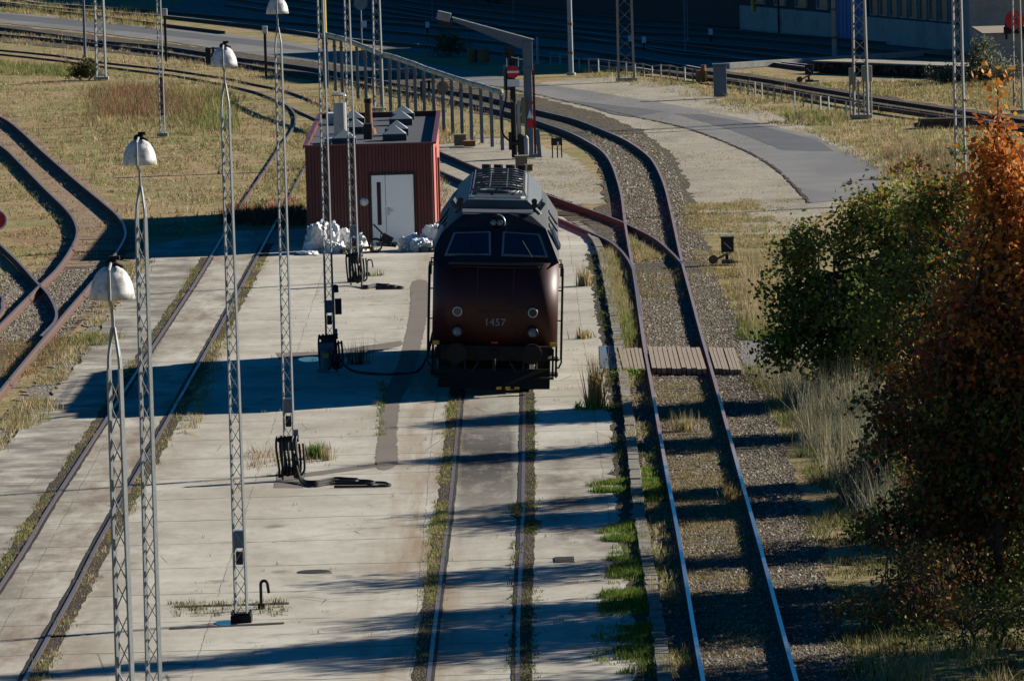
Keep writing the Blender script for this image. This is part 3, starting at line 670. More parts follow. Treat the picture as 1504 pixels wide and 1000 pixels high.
# roof: recess lip, hood, fan grid, horns, radio pods
rf = MB(); hp = [(-1.05, 4.05), (1.05, 4.05), (.70, 4.38), (-.70, 4.38)]
rf.extrude([(x, z) for x, z in hp], 2.7, LEN-.9); rf.build('roof_hood', M['loco_grey'], loco, bevel=.03)
MB().box((0, 1.02, 4.17), (1.62, .20, .035)).build('roof_visor', M['loco_grey'], loco, bevel=.01)
fr = MB().box((0, 3.05, 4.42), (1.05, .06, .06)); fr.bar((-.52, 3.05, 4.42), (-.62, 3.5, 4.40), .05); fr.bar((.52, 3.05, 4.42), (.62, 3.5, 4.40), .05); fr.build('lifting_bar', M['alu'], loco)
wl_ = MB().box((0, 8.0, 4.392), (1.15, 8.4, .02)); wl_.build('fan_well', M['black'], loco)
for k in range(3):
    f_ = MB(); yc = 5.4+2.6*k
    f_.lathe([(.56, 4.385), (.58, 4.47), (.53, 4.47), (.51, 4.40), (0, 4.40)], (0, yc, 0), 28); fo = f_.build('roof_fan', M['loco_grey'], loco, True)
    b_ = MB()
    for a_ in range(6): b_.box((.26*math.cos(a_*1.047), yc+.26*math.sin(a_*1.047), 4.43), (.46, .09, .015), a_*1.047)
    b_.build('blade', M['black'], fo)
gr = MB()
for k in range(9):
    y = 4.2+1.0*k; gr.tube([(-.66, y, 4.40), (-.62, y, 4.52), (-.3, y, 4.58), (.3, y, 4.58), (.62, y, 4.52), (.66, y, 4.40)], .022, 6)
for x in (-.6, -.2, .2, .6): gr.bar((x, 4.2, 4.54 if abs(x) > .5 else 4.585), (x, 12.2, 4.54 if abs(x) > .5 else 4.585), .022)
gr.build('roof_grille', M['loco_grey'], loco)
for sx in (-1, 1):
    hn = MB()
    for k, dz in enumerate((0, .1)):
        hn.tube([(sx*.86, 1.75, 4.32+dz), (sx*.86, 1.30, 4.34+dz), (sx*.86, 1.22, 4.34+dz)], [.02, .035, .07], 12)
    hn.box((sx*.86, 1.6, 4.24), (.06, .3, .14)); hn.build('air_horn', M['loco_black'], loco)
    v = MB()
    for k in range(4): v.box((sx*1.02, 3.6+k*.42, 4.18), (.10, .30, .26), M=Matrix.Rotation(sx*.6, 3, 'Y'))
    v.build('roof_vent', M['loco_grey'], loco)
    for k in range(3): MB().box((sx*1.325, 3.4+2.6*k, 3.63), (.03, 1.1, .36), M=Matrix.Rotation(-sx*.62, 3, 'Y')).build('side_grille', M['black'], loco)
    mr = MB().bar((sx*W2, .9, 3.1), (sx*(W2+.06), .85, 3.1), .03); mr.box((sx*(W2+.05), .84, 2.9), (.03, .1, .35)); mr.build('mirror', M['black'], loco)
ex = MB()
for k in range(4): ex.tube([(-.35+.3*k, LEN-1.6, 4.38), (-.35+.3*k, LEN-1.6, 4.62)], [.10, .12], 14)
ex.build('exhaust_stack', M['black'], loco)
# rear end steps kept simple: rear handrail and rear buffers
for sx in (-1, 1):
    bf = MB().tube([(sx*.875, LEN, 1.0), (sx*.875, LEN+.4, 1.0)], .09, 12); bf.tube([(sx*.875, LEN+.4, 1.0), (sx*.875, LEN+.46, 1.0)], .24, 20); bf.build('buffer', M['dirt_black'], loco)

# ------------------------------------------------------------------ corrugated shed
sl, sr_ = gp(452, 362.5), gp(640, 358)
SW, SD, SH = (sr_-sl).length, 20.0, 3.02
ang = math.atan2(sr_.y-sl.y, sr_.x-sl.x)
shed = empty('corrugated_shed', sl, 'low dark red corrugated shed with white double door and flues on its flat roof', 'shed', rz=0.0)
DX0, DX1, DZ = 1.95, 3.28, 2.12
def ribbed(mb, x0, x1, z0, z1, axis, c, pitch=.19, dep=.035):
    xs = []; x = x0
    while x < x1-1e-6:
        for f_, o_ in ((0, 0), (.38, 0), (.5, 1), (.88, 1)):
            if x+f_*pitch < x1: xs.append((x+f_*pitch, o_*dep))
        x += pitch
    xs.append((x1, 0))
    vs = []
    for z in (z0, z1):
        for x, o_ in xs: vs.append((x, c-o_, z) if axis == 'x' else (c+o_, x, z))
    n = len(xs); mb.add(vs, [(k, k+1, n+k+1, n+k) for k in range(n-1)])
mb = MB()
ribbed(mb, 0, DX0, 0, SH, 'x', 0); ribbed(mb, DX0, DX1, DZ, SH, 'x', 0); ribbed(mb, DX1, SW, 0, SH, 'x', 0)
mb.add([(0, 0, 0), (0, SD, 0), (0, SD, SH), (0, 0, SH)], [(0, 1, 2, 3)]); mb.add([(0, SD, 0), (SW, SD, 0), (SW, SD, SH), (0, SD, SH)], [(0, 1, 2, 3)])
mb.add([(.06, 0.05, SH), (.06, SD, SH), (.06, SD, SH-.2), (.06, .05, SH-.2), (SW-.06, 0.05, SH), (SW-.06, SD, SH), (SW-.06, SD, SH-.2), (SW-.06, .05, SH-.2)], [(0, 1, 2, 3), (4, 7, 6, 5)])
mb.build('wall', M['red_wall'], shed)
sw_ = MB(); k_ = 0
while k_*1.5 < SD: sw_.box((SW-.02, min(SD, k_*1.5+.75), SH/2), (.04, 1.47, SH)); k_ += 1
sw_.build('side_cladding', M['sunlit_red'], shed)
rf = MB().box((SW/2, SD/2, SH-.17), (SW-.14, SD-.14, .1)).build('roof', M['roof_felt'], shed)
tr = MB()
tr.box((SW/2, -.01, SH+.02), (SW+.12, .14, .06)); tr.box((SW/2, SD, SH+.02), (SW+.12, .14, .06)); tr.box((0, SD/2, SH+.02), (.14, SD-.16, .06)); tr.box((SW+.02, SD/2, SH+.02), (.14, SD-.16, .06))
tr.build('parapet_trim', M['red_wall'], shed)
def roofp(x, y): return gp(x, y, SH-.12) - sl
SKY = [(592, 176), (589, 184), (583, 199), (580, 206.5), (519, 183), (522, 196), (506, 212.5)]
for x, y in SKY:
    p = roofp(x, y); s_ = .34; k = MB()
    k.box((p.x, p.y, SH-.02), (2*s_+.06, 2*s_+.06, .22))
    so = k.build('skylight', M['roof_felt'], shed)
    k = MB().add([(p.x-s_, p.y-s_, SH+.095), (p.x+s_, p.y-s_, SH+.095), (p.x+s_, p.y+s_, SH+.095), (p.x-s_, p.y+s_, SH+.095), (p.x, p.y, SH+.36)], [(0, 1, 4), (1, 2, 4), (2, 3, 4), (3, 0, 4), (3, 2, 1, 0)])
    k.build('glazing', M['sky_light'], so)
p = roofp(501, 209); fl = MB().tube([(p.x, p.y, SH-.12), (p.x, p.y, SH+1.1)], .21, 18); fo = fl.build('flue', M['zinc'], shed)
c = MB().lathe([(0, SH+1.42), (.26, SH+1.34), (.27, SH+1.31), (0, SH+1.33)], (p.x, p.y, 0), 22)
for a_ in range(4): c.bar((p.x+.18*math.cos(a_*1.57), p.y+.18*math.sin(a_*1.57), SH+1.1), (p.x+.2*math.cos(a_*1.57), p.y+.2*math.sin(a_*1.57), SH+1.33), .025)
c.build('rain_cap', M['zinc'], fo)
p = roofp(542, 197); fl = MB().tube([(p.x, p.y, SH-.12), (p.x, p.y, SH+.05), (p.x, p.y, SH+.1), (p.x, p.y, SH+.86)], [.24, .2, .12, .11], 16); fo = fl.build('flue', M['rusty_flue'], shed)
MB().tube([(p.x, p.y, SH+.86), (p.x, p.y, SH+.99)], .135, 14).build('rain_cap', M['black'], fo)
p = roofp(524, 205); MB().box((p.x+.35, p.y, SH+.12), (.26, .5, .48)).build('roof_unit', M['black'], shed)
p = roofp(487, 183); MB().box((p.x, p.y, SH+.08), (.22, .9, .36)).build('roof_unit', M['white'], shed)
p = roofp(485, 211); MB().box((p.x, p.y, SH), (.3, 1.2, .12)).build('roof_unit', M['zinc'], shed)
d = MB()
for x0, x1 in ((DX0+.03, DX0+.44), (DX0+.455, DX1-.03)): d.box(((x0+x1)/2, -.02, DZ/2), (x1-x0, .05, DZ-.03))
do = d.build('door', M['door'], shed)
fr = MB().box((DX0+.0, -.02, DZ/2), (.05, .10, DZ)); fr.box((DX1, -.02, DZ/2), (.05, .10, DZ)); fr.box(((DX0+DX1)/2, -.02, DZ+.03), (DX1-DX0+.05, .1, .06)); fr.build('frame', M['black'], do)
MB().box((DX0+.25, -.05, 1.25), (.12, .02, 1.3)).build('pane', M['black'], do)
h = MB().bar((DX0+.53, -.09, 1.02), (DX0+.66, -.09, 1.02), .025); h.box((DX0+.53, -.06, 1.0), (.05, .06, .22)); h.build('handle', M['alu'], do)
MB().lathe([(0, .12), (.10, .10), (.13, .03), (.14, 0)], n=20).build('wall_lamp', M['white'], shed, True, loc=(1.75, -.03, 1.32)).rotation_euler = (R(90), 0, 0)
v = MB().box((SW+.02, 6.5, 1.35), (.05, 1.3, 2.5)); v.build('side_door', M['sunlit_red'], shed)
v = MB().bar((SW+.05, 9.0, 0.0), (SW+.05, 9.0, SH-.9), .09); v.build('downpipe', M['red_wall'], shed)

# ------------------------------------------------------------------ lattice masts
def lattice(mb, h, w0, w1, pitch, ch=.03, br=.014, z0=0.0, wy0=None, wy1=None):
    wy0 = wy0 or w0; wy1 = wy1 or w1
    def c(sx, sy, z):
        t = z/h; return Vector((sx*(w0+(w1-w0)*t)/2, sy*(wy0+(wy1-wy0)*t)/2, z))
    for sx in (-1, 1):
        for sy in (-1, 1): mb.bar(c(sx, sy, z0), c(sx, sy, h), ch)
    z = z0; k = 0
    while z + pitch <= h+1e-6:
        s = 1 if k % 2 else -1
        mb.bar(c(-s, -1, z), c(s, -1, z+pitch), br); mb.bar(c(s, 1, z), c(-s, 1, z+pitch), br)
        mb.bar(c(-1, -s, z), c(-1, s, z+pitch), br); mb.bar(c(1, s, z), c(1, -s, z+pitch), br)
        z += pitch; k += 1
def lamp_mast(px, py, h, label, w0=.20, w1=.12, panel=True, head=True, px_top=None):
    base = gp(px, py); lean = 0
    t = empty('lattice_lamp_mast', base, label, 'lamp mast', 'row of lattice lamp masts on the concrete')
    hs = h - .85; t.rotation_euler = (random.uniform(-.003, .003), random.uniform(-.003, .003), random.uniform(-.12, .12))
    mb = MB(); lattice(mb, hs, w0, w1, .30, .030, .013, .12)
    mb.build('lattice', M['galv'], t)
    b = MB().box((0, 0, .06), (.36, .36, .12)); b.box((0, 0, .14), (.26, .26, .05))
    for sx in (-1, 1):
        for sy in (-1, 1): b.tube([(sx*.15, sy*.15, .1), (sx*.15, sy*.15, .2)], .02, 6)
    b.build('base_plate', M['dirt_black'], t)
    if panel:
        MB().box((0, -.005, 1.45), (w0*.86, w0*.9, .30)).build('switch_box', M['panel_blue'], t)
        MB().box((.0, -.005, 1.12), (w0*.6, w0*.7, .22)).build('switch_box', M['black'], t)
    if head:
        a = MB(); w = w1/2
        for sx in (-1, 1):
            for sy in (-1, 1): a.tube([(sx*w, sy*w, hs), (sx*w*.9, sy*w, hs+.12), (sx*.012, sy*.012-.0, hs+.42)], .016, 6)
        a.tube([(0, 0, hs+.40), (0, -.03, hs+.62), (0, -.17, hs+.66), (0, -.26, hs+.72), (0, -.265, hs+1.02), (0, -.05, hs+1.08), (0, 0, hs+1.06)], .018, 8)
        a.build('lamp_arm', M['galv'], t)
        zb = hs + .71
        s = MB().lathe([(.03, .345), (.06, .34), (.10, .32), (.15, .275), (.185, .215), (.21, .15), (.226, .07), (.236, 0), (.222, 0), (.20, .13), (.16, .22), (.1, .28), (0, .30)], (0, 0, zb), 36)
        so = s.build('lamp_shade', M['white'], t, True)
        MB().lathe([(0, .02), (.07, .03), (.09, .12), (.05, .2)], (0, 0, zb), 16).build('bulb', M['lens'], so, True)
        c = MB().lathe([(.07, .325), (.072, .37), (.05, .40), (0, .41)], (0, 0, zb), 16); c.box((.04, 0, zb+.42), (.1, .05, .04)); c.bar((0, .0, zb+.39), (.13, -.1, zb+.33), .025); c.build('lamp_cap', M['dirt_black'], so)
    return t
lamp_mast(211, 1809, 9.75, 'nearest lattice lamp mast, whose white bell lamp hangs lowest at the far left', .19, .115, False)
lamp_mast(234, 1283, 9.75, 'second lattice lamp mast, its white bell lamp just above the lowest lamp', .19, .115, False)
lamp_mast(355, 913, 9.8, 'lattice lamp mast standing on the concrete by the small bent pipe and the puddle', .20, .125)
lamp_mast(426, 697, 9.75, 'lattice lamp mast whose foot is wrapped in black hoses beside a green weed', .20, .125)
lamp_mast(486, 537, 9.8, 'lattice lamp mast rising from the hose stand in the shadow of the locomotive', .20, .13)
lamp_mast(522, 414, 9.8, 'farthest lattice lamp mast, standing on the concrete before the shed door', .20, .13)

def hose_stand(px, py, label, seed, trail=True, orange=False, pump=False, ts=1.0):
    r = random.Random(seed); base = gp(px, py)
    t = empty('hose_stand', base, label, 'hose stand', 'hose stands at the feet of the lamp masts')
    b = MB()
    b.bar((-.16, -.16, 0), (-.16, -.16, .92), .045); b.bar((.14, -.16, 0), (.14, -.16, .98), .045)
    b.bar((-.22, -.18, .86), (.2, -.18, .9), .05); b.box((-.02, -.2, .72), (.26, .12, .22)); b.box((.14, -.19, .97), (.10, .10, .14))
    b.build('post_frame', M['panel_blue'], t)
    for k in range(6):
        x0 = -.22 + .08*k; d = .30+.1*r.random(); y0 = -.26-.05*r.random()
        h = MB().tube(smooth_poly([Vector(q) for q in [(x0, -.2, .8), (x0-.03, y0, .9), (x0-.05, y0-.12, .7), (x0-.04+.05*r.random(), y0-.1, .25), (x0, y0-.05, .06+.1*r.random()), (x0+.12, y0, .22), (x0+.10, -.22, .75)]], 6), .026, 8)
        h.build('hose', M['rubber'], t)
    if trail:
        for k in range(3):
            L = (1.2 + .32*k)*ts; q = [(.1, -.3, .55), (.16, -.5, .2), (.28*ts, -.8-.3*k, .04), (.55*ts, -1.0-.5*k, .03), (.9*ts, -.4-.6*k, .03), (L, -.6-.5*k, .03), (L+.2, -.8-.6*k, .03), (L+.16, -1.2-.6*k, .03), (.95*ts, -1.1-.6*k, .03)]
            MB().tube(smooth_poly([Vector(p) for p in q], 8), .027, 8).build('hose', M['rubber'], t)
    if orange: MB().box((.03, -.3, .72), (.10, .08, .20), M=Matrix.Rotation(.5, 3, 'Y')).build('nozzle', M['orange'], t)
    if pump:
        b = MB().tube([(-.12, -.35, .12), (-.12, -.35, .55)], [.15, .15], 16); b.tube([(-.26, -.35, .62), (.1, -.35, .62)], .13, 14); b.bar((-.3, -.4, 0), (-.05, -.4, .05), .2); b.build('pump', M['panel_blue'], t)
        MB().box((-.1, -.5, .42), (.13, .05, .12)).build('gauge', M['yellow'], t)
        MB().tube(smooth_poly([Vector(p) for p in [(.1, -.4, .5), (.5, -1, .1), (1.2, -1.6, .03), (1.6, -1.7, .03), (2.1, -1.2, .03), (2.35, -.6, .35), (2.5, -.3, .9)]], 8), .03, 8).build('hose', M['rubber'], t)
    return t
hose_stand(427, 703, 'hose stand with black hoses trailing on sunlit concrete beside a green weed', 1)
hose_stand(486, 545, 'hose stand with a small pump and black hoses inside the dark locomotive shadow', 2, False, False, True)
hose_stand(524, 418, 'farthest hose stand with black hoses and an orange nozzle before the shed', 3, True, True, False, .6)
bx = empty('junction_box', gp(490, 541), 'dark junction boxes strapped to the mast above the shaded pump', 'junction box')
MB().box((.16, -.16, 1.52), (.16, .16, .38)).build('box', M['black'], bx); MB().lathe([(0, .2), (.07, .17), (.08, 0)], (.10, -.12, 1.86), 14).build('bell', M['black'], bx, True)
MB().bar((.04, -.12, .2), (.04, -.12, 1.9), .06).build('bracket', M['panel_blue'], bx)
def bent_pipe(px, py, h, r_, label, rr=.02):
    t = MB(); a = r_
    t.tube([(0, 0, 0), (0, 0, h-a)] + [(a-a*math.cos(R(q)), 0, h-a+a*math.sin(R(q))) for q in range(20, 181, 20)] + [(2*a+.02, 0, h-a-.16)], rr, 8)
    t.box((0, 0, .05), (.12, .12, .1)); o = t.build('bent_pipe', M['rubber'], loc=gp(px, py))
    return tag(o, label, 'pipe', 'bent pipes standing on the concrete')
bent_pipe(384, 894, .50, .06, 'black cane-shaped pipe by the mast with the puddle', .028)
bent_pipe(540, 405, .46, .07, 'thin cane-shaped pipe beside the hose stand nearest the shed')
bent_pipe(495, 533, .5, .06, 'dark cane-shaped pipe standing behind the shaded pump')

# other masts and poles: px of the foot and y at which the thing leaves the picture
def plain_mast(px, py, h, label, w0, w1, mat='galv', pitch=.5, ch=.05, br=.02, wy=None, cat='mast', name='lattice_mast'):
    t = empty(name, gp(px, py), label, cat, 'lattice masts of the yard')
    mb = MB(); lattice(mb, h, w0, w1, pitch, ch, br, .1, wy, wy); mb.build('lattice', M[mat], t)
    MB().box((0, 0, .06), (w0+.25, (wy or w0)+.25, .14)).build('footing', M['wall_conc'], t)
    return t
plain_mast(557, 163, 9.0, 'lattice mast standing by the pipe rack behind the shed', .36, .20, 'galv', .42, .055, .022)
plain_mast(149, 117, 9.0, 'broad lattice mast beside the round dark bush in the dry field', .42, .34, 'galv', .5, .07, .03)
plain_mast(239, 200, 9.0, 'thin lattice mast with a red and white weathered foot in the dry field', .17, .13, 'galv', .35, .035, .015)
plain_mast(920, 119, 9.0, 'rusty two-legged lattice mast by the grassy bank beyond the road bend', .68, .55, 'galv_old', .62, .10, .015, .25)
mk = plain_mast(1265, 173, 9.0, 'lattice mast carrying grey switch cabinets in the grass on the right', .55, .38, 'galv_old', .5, .07, .03)
plain_mast(1412, 292, 10.5, 'tall lattice mast rising behind the green tree', .30, .24, 'galv', .42, .055, .025)
plain_mast(1496, 166, 9.0, 'lattice mast behind the orange treetop at the right edge', .32, .26, 'galv_old', .5, .05, .02)
rp = MB().box((0, -.09, 1.55), (.15, .02, 1.5)); o = rp.build('rusted_cover', M['dark_red'], loc=gp(239, 199.6)); o.parent = None
tag(o, 'long dark red cover strapped to the foot of the thin mast in the field', 'cover')
cb = empty('switch_cabinet', gp(1272, 172), 'pair of grey switch cabinets with conduits strapped to the mast in the grass', 'cabinet')
MB().box((.05, -.35, 1.72), (.40, .3, .62)).build('cabinet', M['galv'], cb, bevel=.02); MB().box((-.52, -.3, 1.62), (.26, .28, .66)).build('cabinet', M['galv'], cb, bevel=.02)
q = MB()
for x in (-.62, -.08, .06, .2, -.3): q.tube([(x, -.32, 0), (x, -.32, 1.4)], .035, 8)
q.build('conduit', M['galv'], cb)
def pole(px, py, h, r_, label, mat='pole', bands=True, name='steel_pole'):
    t = empty(name, gp(px, py), label, 'pole', 'poles of the yard')
    MB().tube([(0, 0, 0), (0, 0, h)], [r_, r_*.85], 14).build('shaft', M[mat], t)
    MB().tube([(0, 0, 0), (0, 0, .12)], r_*1.8, 14).build('foot', M['wall_conc'], t)
    if bands:
        for z in (.95, 2.25): MB().tube([(0, 0, z), (0, 0, z+.12)], r_*1.12, 14).build('band', M['rust_brown'], t)
    return t
pole(839, 111, 8, .115, 'blue-grey steel pole with rusty bands beside the road bend')
pole(1226, 88, 8, .12, 'flaking steel pole in front of the blue gate', 'galv_old')
pole(1007, 78, 7, .05, 'thin dark pole in the shaded yard left of the building', 'panel_blue', False)
pole(1011, 60, 7, .045, 'very thin pole standing behind another thin pole in the shaded yard', 'panel_blue', False)
pole(125, 85, 7, .07, 'slim dark pole at the road edge in the far left', 'panel_blue', False)
pole(755, 30, 5, .05, 'thin bluish pole far off beyond the crane', 'panel_blue', False)
pole(636, 32, 4, .04, 'thin bluish pole far off left of the crane arm', 'panel_blue', False)
pole(790, 94, 1.25, .07, 'short pale post standing just right of the crane head', 'galv', False)
for px, py, h, lb in ((244, 91, 2.5, 'dark post with a white box on top by the far left road'), (391, 117, 2.35, 'dark post with a white box on top behind the tall lamp mast')):
    t = empty('marker_post', gp(px, py), lb, 'marker post', 'marker posts with white tops')
    MB().bar((0, 0, 0), (0, 0, h-.25), .12).build('post', M['crate'] if False else M['black'], t); MB().box((0, 0, h-.10), (.24, .2, .34)).build('box', M['white'], t, bevel=.02)

for px, py, lb in ((628, 51, 'small pale dwarf signal left of the crane arm'), (926, 72, 'small pale dwarf signal right of the two-legged rusty mast'), (946, 74, 'second small pale dwarf signal to the right of the rusty mast'), (1044, 62, 'tiny white marker in the shaded yard left of the gas pipe')):
    t = empty('dwarf_signal', gp(px, py), lb, 'signal', 'dwarf signals of the shaded yard'); MB().bar((0, 0, 0), (0, 0, .4), .1).build('post', M['black'], t); MB().box((0, 0, .5), (.2, .14, .3)).build('head', M['white_sign'], t)
# signs
sg = empty('round_sign', gp(532, 90), 'back of a round sign with a square plate below on a thin pole', 'sign')
MB().tube([(0, 0, 0), (0, 0, 3.0)], .035, 8).build('pole', M['galv'], sg); MB().disc((0, -.05, 2.75), .32, (0, 1, 0), 28, .03).build('disc', M['galv'], sg); MB().box((.13, -.05, 1.75), (.26, .03, .3)).build('plate', M['white_sign'], sg)
sg = empty('round_sign', gp(-2, 395), 'red round board with a white rim cut by the left edge', 'sign')
MB().tube([(0, 0, 0), (0, 0, 1.6)], .035, 8).build('pole', M['galv'], sg); MB().disc((0, -.05, 1.45), .30, (0, 1, 0), 32, .03).build('rim', M['white_sign'], sg); MB().disc((0, -.075, 1.45), .25, (0, 1, 0), 32, .03).build('face', M['red_sign'], sg)

# ------------------------------------------------------------------ fuelling crane
cb_ = gp(778, 231)
cr_ = empty('fuelling_crane', cb_, 'blue-gret fuelling crane'.replace('gret', 'grey') + ' with a long inclined arm beside the track curve', 'crane')
c = MB().box((0, 0, 1.6), (.30, .34, 3.2)); c.box((.0, 0, .06), (.6, .6, .12)); c.build('column', M['panel_blue'], cr_, bevel=.015)
c = MB().box((.02, 0, 3.72), (.36, .36, .95)); c.box((.0, 0, 3.2), (.40, .4, .12)); c.build('slewing_head', M['panel_blue'], cr_, bevel=.015)
a = MB(); L = 3.25
a.add([(.22, -.15, 3.95), (.22, .15, 3.95), (.22, .15, 4.26), (.22, -.15, 4.26), (-2.65, -.1, 5.00), (-2.65, .1, 5.00), (-2.65, .1, 5.14), (-2.65, -.1, 5.14), (-.25, -.15, 3.95), (-.25, .15, 3.95)],
  [(0, 1, 2, 3), (7, 6, 5, 4), (3, 2, 6, 7), (0, 3, 7, 4, 8), (1, 9, 5, 6, 2), (8, 4, 5, 9), (0, 8, 9, 1)])
a.build('arm', M['panel_blue'], cr_)
MB().bar((.26, -.13, 4.262), (-2.68, -.09, 5.15), .10, .03).build('arm_flange', M['white_sign'], cr_)
w = MB().box((-2.98, 0, 5.19), (.50, .4, .32), M=Matrix.Rotation(.25, 3, 'Y')); w.build('counterweight', M['galv'], cr_, bevel=.02)
MB().box((-2.95, 0, 4.95), (.50, .34, .22), M=Matrix.Rotation(.25, 3, 'Y')).build('weight_block', M['black'], cr_)
c = MB(); c.box((-.62, -.1, 3.9), (.22, .25, .22)); c.bar((-.9, -.1, 3.75), (-.3, -.1, 3.5), .1); c.bar((-.75, 0, 4.1), (-.75, 0, 3.7), .06); c.build('hoist_gear', M['black'], cr_)
c = MB().bar((-.55, -.1, 0), (-.55, -.1, 3.9), .2); c.build('rear_post', M['black'], cr_)
c = MB().tube([(-.36, -.2, .2), (-.36, -.2, 1.9), (-.3, -.2, 2.05)], .08, 12); c.tube([(-.5, -.25, 0), (-.5, -.25, 2.0), (-.62, -.25, 2.1)], .05, 10); c.build('supply_pipe', M['lagging'], cr_)
MB().tube(smooth_poly([Vector(q) for q in [(-.78, -.2, 3.2), (-.8, -.25, 2.2), (-.98, -.25, 1.5), (-.95, -.25, .9), (-.7, -.3, .6)]], 6), .035, 8).build('hose', M['rubber'], cr_)
MB().box((-.74, -.05, 2.9), (.26, .2, .9)).build('cabinet', M['panel_blue'], cr_); MB().box((-.18, -.23, 1.7), (.16, .1, .95)).build('cabinet', M['crate'], cr_)
MB().box((.02, -.20, 1.98), (.30, .02, .1)).build('band', M['rust_brown'], cr_)
c = MB().box((.05, -.19, 1.22), (.20, .02, .32)); c.build('notice', M['red_sign'], cr_)
MB().add([(-.06, -.2, 1.42), (.16, -.2, 1.42), (.05, -.2, 1.75), (-.06, -.18, 1.42), (.16, -.18, 1.42), (.05, -.18, 1.75)], [(0, 1, 2), (5, 4, 3), (0, 3, 4, 1), (1, 4, 5, 2), (2, 5, 3, 0)]).build('notice', M['white_sign'], cr_)
MB().bar((.21, -.05, 0), (.21, -.05, 3.35), .09).build('riser', M['dark_red'], cr_)
MB().bar((.36, -.3, 0), (.30, -.1, 1.0), .14, .05).build('prop', M['panel_blue'], cr_)
v = MB().tube([(-.3, -.35, 0), (-.3, -.35, .85)], .12, 12); v.tube([(-.62, -.35, .55), (-.2, -.35, .55)], .1, 12); v.tube([(-.68, -.4, .3), (-.68, -.4, .95)], .07, 10); v.build('valve', M['black'], cr_)
v = MB().tube([(-.12, -.4, .05), (-.12, -.4, .72), (-.12, -.4, .82)], [.1, .1, .03], 14); v.build('extinguisher', M['galv'], cr_)
sg = empty('no_entry_sign', gp(757, 232), 'red no entry sign with a white bar over a white plate, held before the crane', 'sign')
MB().bar((0, -.1, 0), (0, -.1, 3.5), .06).build('pole', M['black'], sg); MB().disc((0, -.16, 3.12), .23, (0, 1, 0), 32, .03).build('disc', M['red_sign'], sg); MB().box((0, -.185, 3.12), (.42, .012, .075)).build('bar', M['white_sign'], sg)
MB().box((0, -.17, 2.72), (.44, .02, .26)).build('plate', M['white_sign'], sg); f = MB(); f.bar((-.22, -.14, 3.3), (-.22, -.14, 3.62), .03); f.bar((.2, -.14, 3.3), (.2, -.14, 3.66), .03); f.bar((-.05, -.14, 3.66), (.36, -.14, 3.56), .03); f.build('frame', M['white_sign'], sg)
bs = empty('barrier_stand', gp(819, 232), 'small black barrier stand with a white tag right of the crane foot', 'barrier')
b = MB()
for x in (-.18, 0, .15): b.bar((x, 0, 0), (x, 0, .75), .045)
b.box((-.02, 0, .58), (.4, .05, .26)); b.build('frame', M['black'], bs); MB().box((.03, -.04, .5), (.06, .02, .16)).build('tag', M['white_sign'], bs)
def crate(px, py, d, mat, label, rz=0, name='wooden_box'):
    b = MB().box((0, 0, d[2]/2), d, rz); b.box((0, 0, d[2]+.015), (d[0]+.05, d[1]+.05, .03), rz)
    for k in range(2): b.box((0, -d[1]/2-.008, d[2]*(.3+.4*k)), (d[0]*.98, .016, .05), rz)
    return tag(b.build(name, M[mat], loc=gp(px, py)), label, 'box', 'boxes lying around the crane')
crate(766, 247, (.42, .5, .42), 'crate', 'weathered box standing behind the locomotive roof')
crate(777, 251, (.25, .4, .2), 'rust_brown', 'small brown box right of the weathered box behind the locomotive')
crate(676, 214, (.44, .5, .40), 'crate', 'square grey box at the end of the pipe rack')
crate(690, 215, (.42, .5, .18), 'rust_brown', 'low brown box beside the square grey box')

# ------------------------------------------------------------------ pipe rack
posts = [(479, 130), (493, 134), (503, 136), (526, 146), (538, 151), (550, 156), (561, 161), (574, 164.5), (587, 168.5), (599, 173), (611, 177), (624, 183), (638, 188), (652, 193), (665, 197.5), (679, 202), (693, 207), (708, 210.5), (723, 216), (738, 221)]
pr = empty('pipe_rack', gp(610, 177), 'long row of grey posts carrying a pale lagged pipe down towards the crane', 'pipe rack')
b0 = gp(610, 177); tops = []
for k, (x, y) in enumerate(posts):
    p = gp(x, y)-b0; h = 2.32 - .013*k; tops.append(p + Vector((0, 0, h)))
    w = .24 if k == 0 else .13
    mb = MB().box((p.x, p.y, h/2), (w, w, h)); mb.build('post', M['panel_blue'], pr)
    MB().box((p.x, p.y-.02, h-.35), (w+.06, w+.02, .06)).build('clamp', M['rust_brown'], pr)
mb = MB().tube([t_+Vector((0, 0, .07)) for t_ in tops], .10, 12); mb.build('pipe', M['lagging'], pr, True)
mb = MB().tube([t_+Vector((.02, -.16, -.02)) for t_ in tops], .03, 8); mb.build('thin_pipe', M['lagging'], pr, True)
for a, b in zip(tops, tops[1:]): MB().disc((a+b)/2+Vector((0, 0, .07)), .112, (b-a), 12, .05).build('joint_band', M['black'], pr)
MB().tube([tops[0]+Vector((0, 0, .05)), tops[0]+Vector((0, 0, 2.6))], .10, 12).build('riser_pipe', M['ypipe'], pr)
t = empty('round_sign', gp(652, 192.5), 'round weathered board on a post in the pipe rack', 'sign'); MB().bar((0, -.18, 0), (0, -.18, 1.9), .06).build('post', M['panel_blue'], t); MB().disc((0, -.24, 1.72), .24, (0, 1, 0), 24, .04).build('board', M['crate'], t)
for px, py, lb in ((622, 148, 'dark track lever among the pipe rack posts'), (306, 96, 'dark track lever beside the tall lamp mast head')):
    t = empty('track_lever', gp(px, py), lb, 'lever', 'track levers')
    q = MB().box((0, 0, .4), (.25, .3, .8)); q.bar((.25, 0, 0), (.25, 0, .85), .12); q.bar((-.1, 0, .8), (.55, 0, .8), .06); q.build('lever_frame', M['black'], t); MB().box((.24, -.1, .2), (.12, .05, .35)).build('tag', M['galv'], t)

